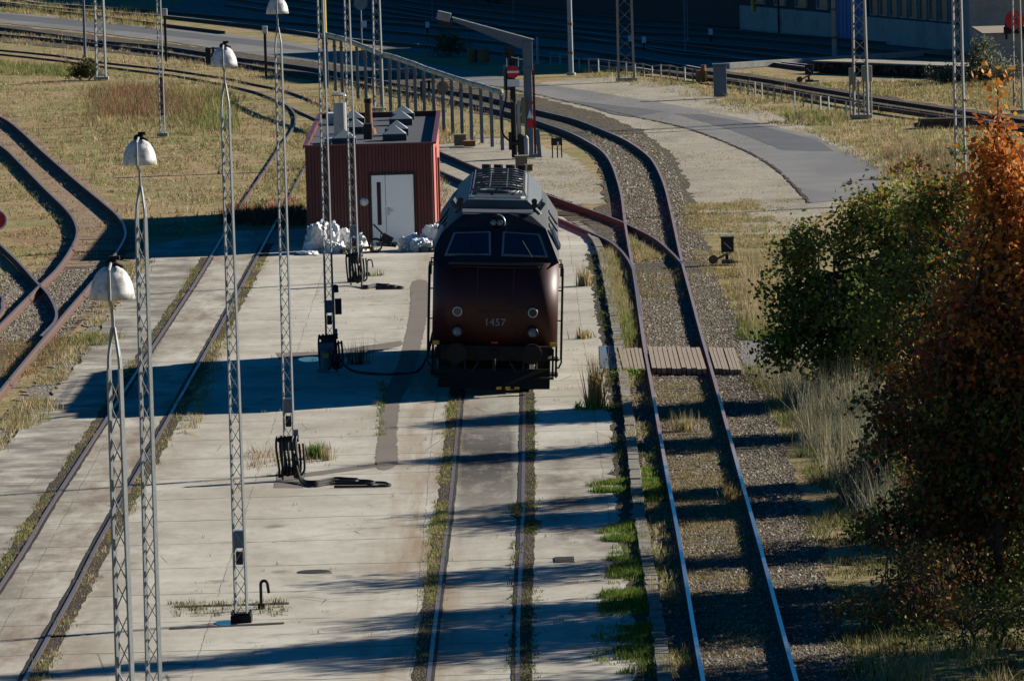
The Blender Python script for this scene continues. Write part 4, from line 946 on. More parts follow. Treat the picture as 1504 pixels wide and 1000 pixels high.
# ------------------------------------------------------------------ low post fences
def fence(pts, label, rail_=True, h=.58):
    b0 = gp(*pts[0]); t = empty('low_post_fence', b0, label, 'fence')
    tp = []
    for x, y in pts:
        p = gp(x, y)-b0; hh = h*random.uniform(.93, 1.06); tp.append(p+Vector((0, 0, hh)))
        MB().box((p.x, p.y, hh/2), (.055, .055, hh), random.uniform(0, 1)).build('post', M['galv'], t)
    if rail_:
        MB().tube([q-Vector((0, 0, .03)) for q in tp], .018, 6).build('top_rail', M['galv'], t)
        MB().tube([q-Vector((0, 0, .32)) for q in tp], .010, 6).build('wire', M['galv'], t)
    return t
fence([(808.6, 96), (823, 97), (837, 99.5), (851, 104), (865, 105.5), (879, 106), (895, 106.5), (920, 111), (933, 111.5), (945, 112), (958, 114.5), (971, 115), (984, 115.5), (995, 117), (1006, 119), (1018, 121)], 'low fence of thin pale posts with a top rail beyond the road bend')
fence([(1088, 138), (1099, 140), (1109, 142), (1119, 143.5), (1128, 146), (1137.5, 148), (1148, 150.5), (1167, 154), (1180, 157), (1192.5, 160), (1205, 162), (1217, 164), (1227, 165), (1243, 170)], 'low fence of short bare posts between the track and the road on the right', False)
t = empty('relay_cabinet', gp(1058, 143), 'tall blue-grey relay cabinet standing at the end of the post fence', 'cabinet')
MB().box((0, 0, .68), (.54, .45, 1.32)).build('body', M['panel_blue'], t, bevel=.015); MB().box((0, 0, 1.37), (.62, .54, .07)).build('roof', M['panel_blue'], t); MB().box((.0, -.235, .7), (.46, .02, 1.15)).build('door', M['panel_blue'], t)
t = empty('rusty_drum', gp(1030, 121), 'rust brown drum beside the blue-grey relay cabinet', 'drum')
MB().tube([(0, 0, 0), (0, 0, .5)], .24, 16).build('barrel', M['rust_brown'], t); MB().tube([(.1, -.1, .5), (.1, -.1, .75)], .12, 10).build('neck', M['rust_brown'], t); MB().box((.22, -.14, .3), (.1, .06, .4)).build('plate', M['yellow'], t)
for i, (px, d) in enumerate(((694, .48), (711, .5))):
    b = MB().tube([(0, 0, 0), (0, 0, .62)], d/2, 16)
    for z in (.2, .42): b.tube([(0, 0, z), (0, 0, z+.03)], d/2+.02, 16)
    tag(b.build('oil_drum', M['rust_brown'], loc=gp(px, 92)), ['rusty drum on the left of a pair in the shade behind the crane', 'rusty drum on the right of a pair in the shade behind the crane'][i], 'drum', 'rusty drums in the shade')
def switch_stand(px, py, label, k=1.0):
    t = empty('switch_stand', gp(px, py), label, 'switch stand', 'switch stands')
    b = MB().box((.02*k, 0, .06), (.34, .5, .1)); b.bar((0, 0, .1), (0, 0, .3), .09); b.box((.3, -.05, .04), (.3, .12, .06)); b.build('stand', M['black'], t)
    b = MB().box((.02, 0, .53), (.36, .36, .40)); b.box((.02, 0, .75), (.40, .40, .04)); lo_ = b.build('lantern', M['black'], t, bevel=.012)
    MB().bar((-.08, -.188, .62), (.12, -.188, .42), .04, .012).build('indicator_bar', M['white_sign'], lo_)
    MB().bar((.0, -.05, .28), (-.30, -.1, .14), .055).build('lever', M['rust_brown'], t)
    b = MB().disc((-.40, -.12, .13), .125, (.2, 1, 0), 24, .13); b.build('counterweight', M['yellow'] if k > 1 else M['rust_brown'], t)
    MB().tube([(.12, -.1, .3), (-.1, -.12, .27), (-.16, -.1, .36)], .02, 6).build('hook', M['galv'], t)
switch_stand(1068, 387, 'switch stand with black lantern and white diagonal bar right of the turnout')
switch_stand(1188, 121, 'far switch stand with a dark lantern beyond the post fence on the right')

# ------------------------------------------------------------------ rubbish and cart by the shed
from mathutils import noise as mnoise
def film_heap(name, px, py, sx, sy, sz, label, seed, n=40, cat='rubbish'):
    vs = []; fs = []; off = Vector((seed*13.7, seed*3.1, 0)); m_ = n
    for j in range(m_+1):
        for i in range(m_):
            th = 2*math.pi*i/m_; ph = (math.pi/2)*j/m_
            d = Vector((math.cos(th)*math.cos(ph), math.sin(th)*math.cos(ph), math.sin(ph)))
            f1 = mnoise.fractal(d*1.6+off, 1, 2, 3); f2 = abs(mnoise.noise(d*5+off)); f3 = abs(mnoise.noise(d*11+off*2))
            rr = 1 + .38*f1 + .22*f2 + .10*f3
            sq = (abs(d.x)**4+abs(d.y)**4+abs(d.z)**4)**-.25
            vs.append((d.x*sx*rr*sq*.8, d.y*sy*rr*sq*.8, max(0, d.z*sz*rr*sq*.8)))
    for j in range(m_):
        for i in range(m_): fs.append((j*m_+i, j*m_+(i+1) % m_, (j+1)*m_+(i+1) % m_, (j+1)*m_+i))
    o = MB().add(vs, fs).build(name, M['plastic'], None, False, gp(px, py))
    return tag(o, label, cat, 'plastic wrapped rubbish by the shed')
film_heap('plastic_heap', 474, 370, .58, .7, .88, 'large heap wrapped in white plastic film at the left corner of the shed', 1)
film_heap('plastic_heap', 505, 368, .36, .4, .62, 'small square plastic bundle right of the large white heap', 2, 30)
film_heap('plastic_heap', 492, 371, .36, .4, .34, 'crumpled plastic film lying between the large heap and the square bundle', 3, 30)
film_heap('plastic_heap', 522, 368, .40, .5, .55, 'plastic bundle right behind the farthest lamp mast', 4, 30)
film_heap('plastic_heap', 452, 374, .32, .4, .12, 'flat scraps of white film in front of the large heap', 5, 26)
film_heap('plastic_heap', 606, 367, .42, .5, .48, 'crumpled film in front of the right door leaf', 6, 30)
film_heap('plastic_heap', 620, 369, .36, .5, .40, 'bluish crumpled film second from the right end of the rubbish', 7, 30)
film_heap('plastic_heap', 637, 366, .46, .6, .80, 'tall white film bundle at the right corner of the shed by the locomotive', 8, 34)
t = empty('pallet', gp(524, 371), 'dark low pallet under the plastic bundles beside the cart', 'pallet')
b = MB()
for k in range(5): b.box((0, -.4+.2*k, .14), (1.0, .12, .025))
b.build('deck', M['sleeper'], t); b = MB()
for x in (-.45, 0, .45): b.box((x, 0, .065), (.1, .9, .12))
b.build('runner', M['sleeper'], t)
t = empty('pallet', gp(632, 369), 'dark low pallet under the white bundle at the right shed corner', 'pallet')
b = MB()
for k in range(5): b.box((0, -.4+.2*k, .14), (.7, .12, .025))
b.build('deck', M['sleeper'], t); b = MB()
for x in (-.3, 0, .3): b.box((x, 0, .065), (.1, .9, .12))
b.build('runner', M['sleeper'], t)
t = empty('hand_cart', gp(560, 370), 'black two-wheeled hand cart with slanting frame parked in front of the shed door', 'hand cart')
for sx in (0, .5):
    w = MB(); pts = [(.185*math.cos(R(a)), 0, .185*math.sin(R(a))) for a in range(0, 361, 15)]
    w.tube(pts, .022, 8, False); wo = w.build('wheel', M['rubber'], t, True); wo.location = (-.16, -.3+sx, .21); wo.rotation_euler = (0, 0, .12)
    w = MB(); w.tube([(p[0]*.9, 0, p[2]*.9) for p in pts], .010, 6, False)
    for a in range(0, 360, 40): w.bar((0, 0, 0), (.17*math.cos(R(a)), 0, .17*math.sin(R(a))), .006)
    w.disc((0, 0, 0), .03, (0, 1, 0), 12, .06); w.build('rim', M['alu'], wo)
f = MB()
for y in (-.2, .15):
    f.bar((-.20, y, .82), (.42, y, .14), .035); f.bar((-.16, y, .21), (.45, y, .16), .035); f.bar((-.05, y, .21), (.02, y, .6), .03)
f.bar((-.20, -.2, .82), (-.20, .15, .82), .03); f.bar((-.34, -.02, .84), (-.18, -.02, .82), .03); f.bar((-.16, -.3, .21), (-.16, .2, .21), .03); f.build('frame', M['black'], t)
f = MB().box((.16, -.02, .26), (.62, .3, .04)); f.box((.18, -.02, .38), (.34, .28, .26), M=Matrix.Rotation(.5, 3, 'Y')); f.build('tray', M['black'], t)

# ------------------------------------------------------------------ building at the back right
wa, wb = gp(1120, 46), gp(1418, 76)
wd = (wb-wa); wd.z = 0; far_end = wa - wd.normalized()*95; u_ = wd.normalized(); Lw = (wb-far_end).length
bl = empty('engine_shed', far_end, 'big sooty workshop with a concrete plinth, dark windows and a blue gate', 'building')
rot = math.atan2(u_.y, u_.x); bl.rotation_euler = (0, 0, rot)
BH = 14.5; fx = lambda px, py: (gp(px, py)-far_end).dot(u_)
SP_ = fx(1120, 46); S2 = fx(1320, 66)
for nm, a_, b_, h_, dp in (('shadow_block', 0, SP_-.4, 8.0, 23.4), ('middle', SP_, S2, 11.0, 24.0), ('front', S2+.3, Lw, 13.8, 24.6)):  # rear block added, heights stepped to shape the shadow over the far yard
    MB().box(((a_+b_)/2, dp/2, h_/2), (b_-a_, dp, h_)).build(nm+'_wall', M['wall_dark'], bl)
    MB().box(((a_+b_)/2, dp/2, h_+.16), (b_-a_-.1, dp+.8, .3)).build(nm+'_roof', M['roof_felt'], bl)
x0 = 95.0-3
g0 = fx(1228, 58); g1 = fx(1264, 62)
pl = MB(); pl.box(((x0+g0)/2, -.15, .62), (g0-x0, .3, 1.24)); pl.box(((g1+Lw)/2, -.15, .62), (Lw-g1, .3, 1.24)); pl.build('plinth', M['wall_conc'], bl)
gt = MB().box(((g0+g1)/2, -.1, 2.0), (g1-g0, .2, 4.0))
for k in range(7): gt.box((g0+(g1-g0)*(k+.5)/7, -.215, 2.0), (.06, .03, 3.9))
gt.build('gate', M['blue_door'], bl)
for k in range(9):
    xx = g1 + .6 + (Lw-g1-1.2)*(k+.5)/9; wv = (Lw-g1-1.2)/9*.74
    wf = MB(); z0_, z1_ = 1.35, 3.2
    wf.box((xx-wv/2, -.06, (z0_+z1_)/2), (.07, .12, z1_-z0_)); wf.box((xx+wv/2, -.06, (z0_+z1_)/2), (.07, .12, z1_-z0_)); wf.box((xx, -.06, z1_), (wv+.07, .12, .07)); wf.box((xx, -.06, z0_), (wv+.07, .12, .07))
    wo = wf.build('window', M['wall_conc'], bl); MB().box((xx, -.03, (z0_+z1_)/2), (wv-.07, .04, z1_-z0_-.07)).build('pane', M['pane'], wo)
for k in range(4):
    xx = x0 + 1 + (g0-x0-2)*(k+.5)/4; wf = MB(); wf.box((xx-.9, -.06, 2.3), (.08, .12, 1.8)); wf.box((xx+.9, -.06, 2.3), (.08, .12, 1.8)); wf.box((xx, -.06, 3.2), (1.88, .12, .08)); wf.box((xx, -.06, 1.4), (1.88, .12, .08))
    wo = wf.build('window', M['wall_conc'], bl); MB().box((xx, -.03, 2.3), (1.72, .04, 1.72)).build('pane', M['pane'], wo)
MB().tube([(fx(1113, 46), -.4, 1.0), (fx(1113, 46), -.4, 9)], .11, 12).build('gas_pipe', M['ypipe'], bl)
MB().tube([(fx(1143, 50), -.4, 0), (fx(1143, 50), -.4, 9)], .05, 10).build('downpipe', M['black'], bl)
# lighter end block with the raised loading bank
eb = empty('end_wall_block', gp(1422, 84), 'pale concrete end block with a dark roof edge at the far right', 'building')
MB().box((5.1, 6, 1.6), (10, 12, 3.2)).build('wall', M['wall_conc'], eb); MB().box((5.1, 5.6, 3.4), (10.4, 13, .5)).build('roof', M['wall_dark'], eb)
pb = empty('loading_bank', gp(1446, 104), 'raised loading bank of dark concrete before the pale end block', 'loading bank')
MB().box((5, 4, .78), (10, 8, 1.56)).build('wall', M['wall_conc'], pb); MB().box((5, 3.95, 1.60), (10.1, 8.1, .10)).build('coping', M['wood'], pb)
sg = empty('red_disc_signal', gp(1490, 58, 1.6), 'red disc on a dark buffer frame standing on the loading bank', 'buffer stop')
MB().disc((0, -.3, .85), .42, (0, 1, 0), 28, .05).build('disc', M['red_sign'], sg); b = MB(); b.box((0, 0, .4), (.9, .4, .3)); b.bar((-.35, 0, 0), (-.35, 0, .8), .1); b.bar((.35, 0, 0), (.35, 0, .8), .1); b.bar((.35, .5, 0), (.2, 0, .8), .1); b.build('frame', M['dirt_black'], sg)
# old platform edge and cable duct
a0, a1 = gp(1190, 106), gp(1450, 116); dd = (a1-a0); t = empty('platform_edge', a0, 'low dark stone platform edge in the grass in front of the workshop', 'platform edge'); t.rotation_euler = (0, 0, math.atan2(dd.y, dd.x)); L = dd.length
MB().box((L/2, 1.0, .22), (L, 2.0, .44)).build('stone_face', M['dark_stone'], t); MB().box((L/2, 1.05, .47), (L, 1.9, .06)).build('coping', M['gravel'], t)
a0, a1 = gp(1068, 97, .1), gp(1402, 76, .1); dd = (a1-a0); t = MB().box((dd.length/2, 0, 0), (dd.length, .35, .25)); o = t.build('cable_duct', M['wall_conc'], loc=a0); o.rotation_euler = (0, 0, math.atan2(dd.y, dd.x)); tag(o, 'long thin concrete cable duct crossing the shaded tracks towards the workshop', 'cable duct')
t = empty('sleeper_pile', gp(1385, 186), 'low pile of old dark sleepers lying in the weeds right of the cabinets', 'pile'); b = MB()
for k in range(5): b.box((random.uniform(-.2, .2), (k % 3)*.4-.4, .08+.17*(k//3)), (2.0, .25, .16), random.uniform(-.06, .06))
b.build('sleeper', M['sleeper'], t)
mh = MB().lathe([(0, .012), (.30, .012), (.32, .0)], n=28); o = mh.build('manhole_cover', M['dirt_black'], loc=gp(461, 839.5)); tag(o, 'dark round manhole cover in the concrete right of the puddle mast', 'manhole cover')
b = MB().box((0, 0, .01), (.36, .9, .015)); o = b.build('drain_grate', M['dirt_black'], loc=gp(829, 822)); tag(o, 'dark drain grate in the concrete right of the sunken track', 'drain grate')

# ------------------------------------------------------------------ vegetation
def pick(pal, n):
    pal = np.array(pal, float); i = rng.integers(0, len(pal), n)
    return np.clip(pal[i]*rng.uniform(.7, 1.3, (n, 1)), 0, 1)
def smooth_noise(P, scale, seed=0):
    return np.array([mnoise.noise(Vector((p[0]*scale+seed*7.3, p[1]*scale, 1.7*seed))) for p in P])
def scatter(poly, n, clump=None, cs=.3):
    lo, hi = poly.min(0), poly.max(0); P = rng.uniform(lo, hi, (int(n*3)+10, 2)); P = P[inside(poly, P)]
    if clump is not None and len(P): P = P[smooth_noise(P, cs, clump) > rng.normal(.02, .16, len(P))]
    return P[:n]
def blade_mesh(name, P, z, per, h, w, spread, pal, lean=.35, hvar=.35):
    n = len(P)*per
    if n == 0: return None
    C = np.repeat(P, per, 0) + rng.normal(0, spread, (n, 2)); H = h*np.clip(rng.normal(1, hvar, n), .3, 2) * np.repeat(rng.uniform(.6, 1.25, len(P)), per)
    a = rng.uniform(0, 2*np.pi, n); wv = w*rng.uniform(.6, 1.4, n); la = rng.uniform(0, 2*np.pi, n); ll = H*np.abs(rng.normal(0, lean, n))
    zz = np.full(n, z)
    A = np.stack([C[:, 0]-np.cos(a)*wv/2, C[:, 1]-np.sin(a)*wv/2, zz], 1); B = np.stack([C[:, 0]+np.cos(a)*wv/2, C[:, 1]+np.sin(a)*wv/2, zz], 1)
    T = np.stack([C[:, 0]+np.cos(la)*ll, C[:, 1]+np.sin(la)*ll, zz+H], 1)
    V = np.stack([A, B, T], 1).reshape(-1, 3); Fc = np.arange(3*n).reshape(n, 3)
    base = np.repeat(pick(pal, len(P)), per, 0)*rng.uniform(.75, 1.25, (n, 1)); col = np.repeat(np.clip(base, 0, 1), 3, 0)
    return V, Fc, col
def grass(name, parts, mat='blade'):
    Vs, Fs, Cs, o = [], [], [], 0
    for p in parts:
        if p is None: continue
        V, Fc, c = p; Vs.append(V); Fs.append(Fc+o); Cs.append(c); o += len(V)
    ob = np_mesh(name, np.concatenate(Vs), np.concatenate(Fs), M[mat], np.concatenate(Cs))
    return tag(ob, kind='stuff')
STRAW = [(.42, .31, .17), (.36, .26, .13), (.50, .40, .24), (.30, .22, .11), (.28, .27, .10)]
OLIVE = [(.22, .225, .07), (.28, .26, .09), (.17, .18, .06), (.36, .29, .13)]
PALE = [(.46, .38, .24), (.40, .32, .19), (.52, .44, .30), (.34, .28, .15)]
GREEN = [(.085, .16, .025), (.13, .22, .035), (.17, .23, .04), (.06, .11, .02)]
MOSS = [(.14, .21, .02), (.19, .25, .03), (.09, .15, .015), (.22, .22, .05)]
REDW = [(.27, .11, .06), (.24, .13, .08), (.20, .14, .08), (.30, .20, .11), (.17, .17, .07)]
GREYG = [(.22, .22, .15), (.28, .27, .19), (.16, .17, .10), (.12, .14, .07)]
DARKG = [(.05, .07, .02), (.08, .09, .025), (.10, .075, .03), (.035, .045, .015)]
grass_parts = []
def G(px, n, per, h, w, spread, pal, z=-.045, clump=None, cs=.3, lean=.35):
    P = scatter(pxpoly(px), n, clump, cs); grass_parts.append(blade_mesh('g', P, z, per, h, w, spread, pal, lean))
# left field
LF = [(-40, 85), (150, 98), (260, 112), (410, 148), (425, 165), (420, 205), (400, 240), (370, 292), (335, 330), (220, 352), (190, 340), (150, 280), (90, 235), (30, 185), (-40, 140)]
G(LF, 6000, 6, .07, .035, .14, STRAW, clump=30, cs=.35, lean=1.0); G(LF, 3200, 6, .085, .035, .15, OLIVE+OLIVE+GREEN, clump=1, cs=.2, lean=1.0); G(LF, 900, 6, .26, .025, .10, STRAW+REDW, clump=31, cs=.3, lean=.5)
G([(140, 132), (235, 135), (300, 148), (290, 178), (140, 172)], 620, 8, .46, .028, .25, REDW+REDW+[(.30, .10, .05), (.12, .08, .05)], clump=2, cs=.5, lean=.6)
G([(120, 130), (330, 118), (345, 180), (300, 200), (110, 190)], 1300, 6, .24, .03, .16, STRAW+OLIVE, clump=3, lean=.6)
G([(255, 140), (345, 140), (350, 195), (250, 190)], 420, 8, .34, .032, .2, GREEN+OLIVE+OLIVE, clump=4, cs=.5, lean=.6)
G([(-40, 88), (130, 100), (110, 112), (-40, 108)], 700, 7, .2, .03, .15, OLIVE+OLIVE+GREEN, lean=.6)
G([(0, 45), (120, 58), (410, 100), (430, 140), (300, 112), (100, 86), (0, 72)], 2600, 6, .15, .03, .1, STRAW, clump=5)
G([(0, 0), (240, 16), (240, 44), (0, 17)], 2200, 6, .22, .035, .12, STRAW+OLIVE, clump=6)
G([(330, 300), (420, 290), (450, 300), (445, 330), (330, 330)], 500, 7, .2, .04, .1, [(.25, .05, .05), (.30, .09, .07), (.12, .13, .04)], clump=7)
G([(440, 140), (480, 145), (640, 175), (700, 205), (640, 215), (630, 170), (480, 165)], 1200, 6, .16, .03, .1, STRAW)
G([(470, 105), (740, 160), (740, 215), (640, 205), (480, 140)], 1500, 6, .16, .03, .1, STRAW, clump=8)
G([(-40, 165), (0, 165), (60, 210), (130, 272), (182, 322), (190, 345), (165, 392), (110, 390), (100, 345), (60, 290), (0, 235), (-40, 210)], 1500, 6, .075, .03, .12, STRAW+REDW, clump=40, cs=.4, lean=.9); G([(-40, 215), (0, 230), (60, 285), (105, 335), (95, 370), (50, 400), (-40, 350)], 1800, 6, .07, .03, .12, STRAW+REDW+OLIVE, clump=41, cs=.4, lean=.9)
G([(800, 128), (1000, 140), (1130, 185), (1180, 330), (1010, 345), (985, 236), (880, 172)], 1500, 5, .05, .02, .10, STRAW+OLIVE, clump=60, cs=.35, lean=.9)
G([(1000, 300), (1185, 290), (1185, 345), (1010, 345)], 900, 5, .06, .02, .10, STRAW+OLIVE, clump=61, cs=.5, lean=.9)
G([(790, 215), (880, 262), (888, 300), (800, 300), (770, 250)], 500, 5, .05, .02, .10, STRAW+OLIVE, clump=62, cs=.5, lean=.9)
G([(640, 240), (660, 280), (650, 320), (636, 320)], 150, 6, .14, .022, .1, STRAW, lean=.7)
G([(392, 255), (412, 222), (450, 180), (470, 190), (446, 300), (360, 330)], 1300, 6, .085, .03, .12, STRAW+OLIVE, clump=63, cs=.3, lean=.9)
# strip between the rusty track and the concrete
ST = [(192, 372), (222, 384), (190, 428), (150, 485), (95, 560), (40, 625), (-30, 700), (-60, 690), (0, 620), (60, 555), (110, 500), (150, 440)]
zone('soil_strip', ST, -.028, M['gravel_grey'], .12, .5); G(ST, 1500, 7, .11, .022, .09, OLIVE+STRAW+PALE, z=-.03, clump=32, cs=.5, lean=.7); G([(0, 500), (130, 492), (60, 545), (0, 560)], 600, 7, .09, .02, .08, OLIVE+REDW)
G([(30, 590), (85, 590), (70, 622), (10, 640)], 70, 12, .2, .02, .12, OLIVE+STRAW, z=-.01, lean=.6); G([(115, 495), (180, 490), (170, 505), (110, 512)], 70, 12, .16, .02, .12, OLIVE+GREEN+STRAW, z=0, lean=.6)
# right field
RF = [(1005, 300), (1100, 290), (1170, 345), (1160, 480), (1090, 500), (1060, 430), (1020, 380)]
G(RF, 4200, 6, .08, .022, .09, STRAW+OLIVE, clump=9, cs=.5, lean=.8); G([(1085, 395), (1190, 380), (1190, 495), (1100, 500)], 330, 12, .6, .014, .12, PALE+STRAW, clump=10, cs=.8)
G([(1090, 470), (1180, 470), (1180, 498), (1085, 500)], 220, 10, .25, .02, .1, GREEN+OLIVE)
RS = [(1092, 540), (1150, 538), (1260, 600), (1330, 700), (1350, 790), (1250, 790), (1185, 690), (1130, 600)]
G(RS, 2300, 8, .13, .018, .10, OLIVE+OLIVE+GREEN+STRAW, clump=11, cs=.6, lean=.7)
G([(1120, 545), (1190, 548), (1300, 640), (1340, 740), (1260, 760), (1190, 660)], 620, 13, .72, .014, .15, PALE+GREYG+GREYG, clump=12, cs=.9, lean=.35)
G([(1240, 590), (1330, 620), (1390, 760), (1300, 770)], 360, 13, .8, .014, .16, GREYG, clump=13, cs=.9, lean=.35)
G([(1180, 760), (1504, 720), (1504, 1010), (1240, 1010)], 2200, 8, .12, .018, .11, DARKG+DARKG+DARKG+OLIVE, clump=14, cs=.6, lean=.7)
G([(1280, 900), (1420, 870), (1480, 1000), (1260, 1000)], 240, 12, .3, .014, .16, GREEN+OLIVE+STRAW, clump=15, cs=.9, lean=.5)
# top right field
TR = [(1000, 118), (1100, 122), (1250, 152), (1504, 190), (1504, 330), (1420, 300), (1290, 250), (1200, 200), (1090, 168), (1000, 140), (880, 120), (840, 112), (900, 104)]
G(TR, 6500, 6, .12, .035, .13, STRAW+OLIVE, clump=16, cs=.2, lean=.8); G(TR, 900, 7, .28, .025, .12, STRAW, clump=33, cs=.3, lean=.5); G([(1300, 230), (1470, 220), (1480, 300), (1310, 285)], 700, 9, .45, .025, .2, REDW+STRAW+GREYG, clump=17, cs=.3, lean=.5)
G([(1070, 102), (1190, 122), (1420, 116), (1504, 128), (1504, 165), (1280, 138), (1170, 118)], 3200, 6, .12, .035, .13, STRAW+OLIVE, lean=.8)
G([(1150, 165), (1245, 162), (1240, 185), (1160, 182)], 260, 8, .17, .03, .14, GREEN+OLIVE+STRAW, lean=.7)
# weeds in the joints of the concrete and by the rails
def along(px, n, per, h, w, spread, side, pal, z=.0, clump=None):
    L = line(px, 0); idx = rng.uniform(0, len(L)-1.01, n); P = np.array([tuple(L[int(i)].lerp(L[int(i)+1], i % 1)[:2]) for i in idx])
    P[:, 0] += rng.normal(side, abs(side)*.35+.02, n)
    if clump is not None: P = P[smooth_noise(P, .35, clump) > rng.normal(-.02, .12, len(P))]
    grass_parts.append(blade_mesh('a', P, z, per, h, w, spread, pal))
along([(620, 1100), (632, 1000), (653, 800), (661, 740), (676, 585)], 3000, 6, .045, .016, .04, -.17, OLIVE+MOSS+STRAW, clump=20)
along([(775, 1100), (760, 1000), (766, 800), (768, 740), (770, 585)], 1700, 6, .04, .016, .03, .17, OLIVE+DARKG+DARKG+MOSS, clump=21)
along([(775, 1100), (760, 1000), (766, 800), (768, 740)], 400, 8, .06, .016, .03, -.12, OLIVE+DARKG, clump=22)
along([(35, 1000), (141, 800), (176, 740), (250, 606), (272, 570), (320, 478), (352, 422), (376, 380)], 2300, 6, .055, .016, .045, .19, OLIVE+MOSS+STRAW+PALE, clump=23)
along([(0, 860), (39, 800), (75, 740), (160, 609), (205, 532), (230, 500), (283, 420), (310, 372)], 1900, 6, .055, .016, .045, -.17, OLIVE+STRAW+MOSS, clump=24)
KB = [(976, 1000), (960, 880), (937, 740), (922, 600), (907, 500), (895, 430), (882, 372)]
along([(1002, 1300)]+KB, 1100, 8, .07, .02, .05, -.24, DARKG+DARKG+DARKG+GREEN, z=.0, clump=50); along(KB, 900, 6, .10, .016, .06, .02, STRAW+OLIVE, z=.06, clump=71); along(KB, 1500, 8, .10, .018, .06, .32, STRAW+OLIVE+MOSS, z=-.03, clump=25)
G([(885, 375), (900, 372), (925, 470), (905, 470)], 380, 10, .22, .018, .07, OLIVE+STRAW, z=-.03); G([(912, 460), (925, 465), (935, 500), (915, 505)], 120, 10, .2, .018, .06, GREEN+OLIVE, z=-.03)
for pts in ([(885, 775), (940, 765), (950, 800), (890, 795)], [(895, 820), (955, 810), (960, 850), (900, 850)], [(885, 870), (955, 865), (962, 900), (885, 900)], [(905, 925), (965, 915), (975, 985), (915, 990)], [(868, 712), (918, 706), (922, 722), (880, 724)], [(940, 690), (960, 690), (970, 735), (950, 735)]):
    G(pts, 520, 9, .075, .022, .07, MOSS+GREEN, z=0, clump=26, cs=1.2)
G([(862, 995), (975, 995), (960, 770), (905, 770)], 420, 8, .06, .02, .06, MOSS, z=0, clump=27, cs=.9)
G([(960, 560), (1050, 560), (1150, 960), (1035, 960)], 4200, 5, .045, .016, .09, OLIVE+OLIVE+STRAW+REDW, z=-.03, clump=28, cs=1.8, lean=1.0); G([(975, 690), (1085, 690), (1105, 780), (1000, 780)], 700, 6, .05, .016, .08, OLIVE+STRAW+REDW, z=-.03, lean=.8)
G([(925, 400), (1000, 395), (1015, 440), (935, 440)], 200, 7, .1, .018, .06, OLIVE+REDW, z=-.03); G([(920, 345), (975, 380), (935, 385)], 250, 8, .14, .02, .07, OLIVE+STRAW, z=-.03)
G([(360, 664), (500, 658), (480, 680), (360, 690)], 130, 5, .16, .014, .06, STRAW+REDW, z=.0); G([(250, 886), (425, 880), (420, 905), (260, 905)], 160, 6, .07, .014, .05, DARKG+OLIVE, z=0)
G([(556, 560), (566, 560), (562, 640), (554, 640)], 60, 7, .10, .016, .05, OLIVE+GREEN, z=0); G([(255, 640), (330, 480), (345, 480), (285, 640)], 250, 8, .09, .016, .06, OLIVE+STRAW, z=0)
# small weeds dotted over the slab
G([(220, 980), (620, 980), (640, 420), (420, 420)], 150, 6, .07, .012, .05, OLIVE+STRAW, z=0); G([(790, 980), (880, 980), (880, 420), (830, 420)], 60, 6, .07, .012, .05, OLIVE+STRAW, z=0)
grass('grass', grass_parts)
def clump(name, px, py, n, h, w, spread, pal, label, group=None, lean=.22, z=0.0):
    P = np.zeros((1, 2)); V, Fc, c = blade_mesh('c', P, 0, n, h, w, spread, pal, lean, .25)
    cl = pick(pal, n); c = np.repeat(cl, 3, 0)
    o = np_mesh(name, V, Fc, M['blade'], c); o.location = gp(px, py) + Vector((0, 0, z)); return tag(o, label, 'plant', group)
STR2 = [(.42, .30, .10), (.36, .22, .07), (.46, .36, .16), (.24, .18, .06)]
clump('dock_plant', 875, 599, 170, .85, .035, .10, STR2, 'tall tuft of rusty yellow stalks on the concrete right of the locomotive')
clump('dock_plant', 859, 420, 130, .62, .03, .10, STR2+PALE, 'tall straw-coloured tuft right of the cab of the locomotive')
clump('dock_plant', 860, 497, 60, .2, .03, .12, STR2+OLIVE, 'small rusty tuft beside the locomotive and the timber crossing')
clump('weed', 872, 600, 90, .18, .05, .22, GREEN, 'low green leaves round the foot of the tall rusty tuft', lean=.8)
clump('weed', 464, 673, 220, .26, .03, .10, GREEN, 'bright green weed beside the mast wrapped in hoses', lean=.5)
clump('weed', 482, 676, 40, .3, .02, .08, STRAW, 'dry brownish weed right of the bright green weed')
clump('weed', 524, 535, 90, .45, .02, .14, DARKG, 'dark weed growing in the shadow beside the pump')
clump('weed', 925, 550, 130, .2, .05, .16, GREEN, 'leafy green weed at the near edge of the timber crossing', lean=.8)
clump('weed', 1005, 632, 120, .3, .02, .14, STRAW+OLIVE, 'dry tuft between the rails of the long ballasted track')
clump('weed', 1072, 735, 90, .35, .02, .08, STR2, 'rusty tuft beside the right rail of the long ballasted track')
clump('weed', 550, 405, 60, .16, .03, .14, OLIVE+GREEN, 'small green weed beside the thin cane-shaped pipe near the shed')

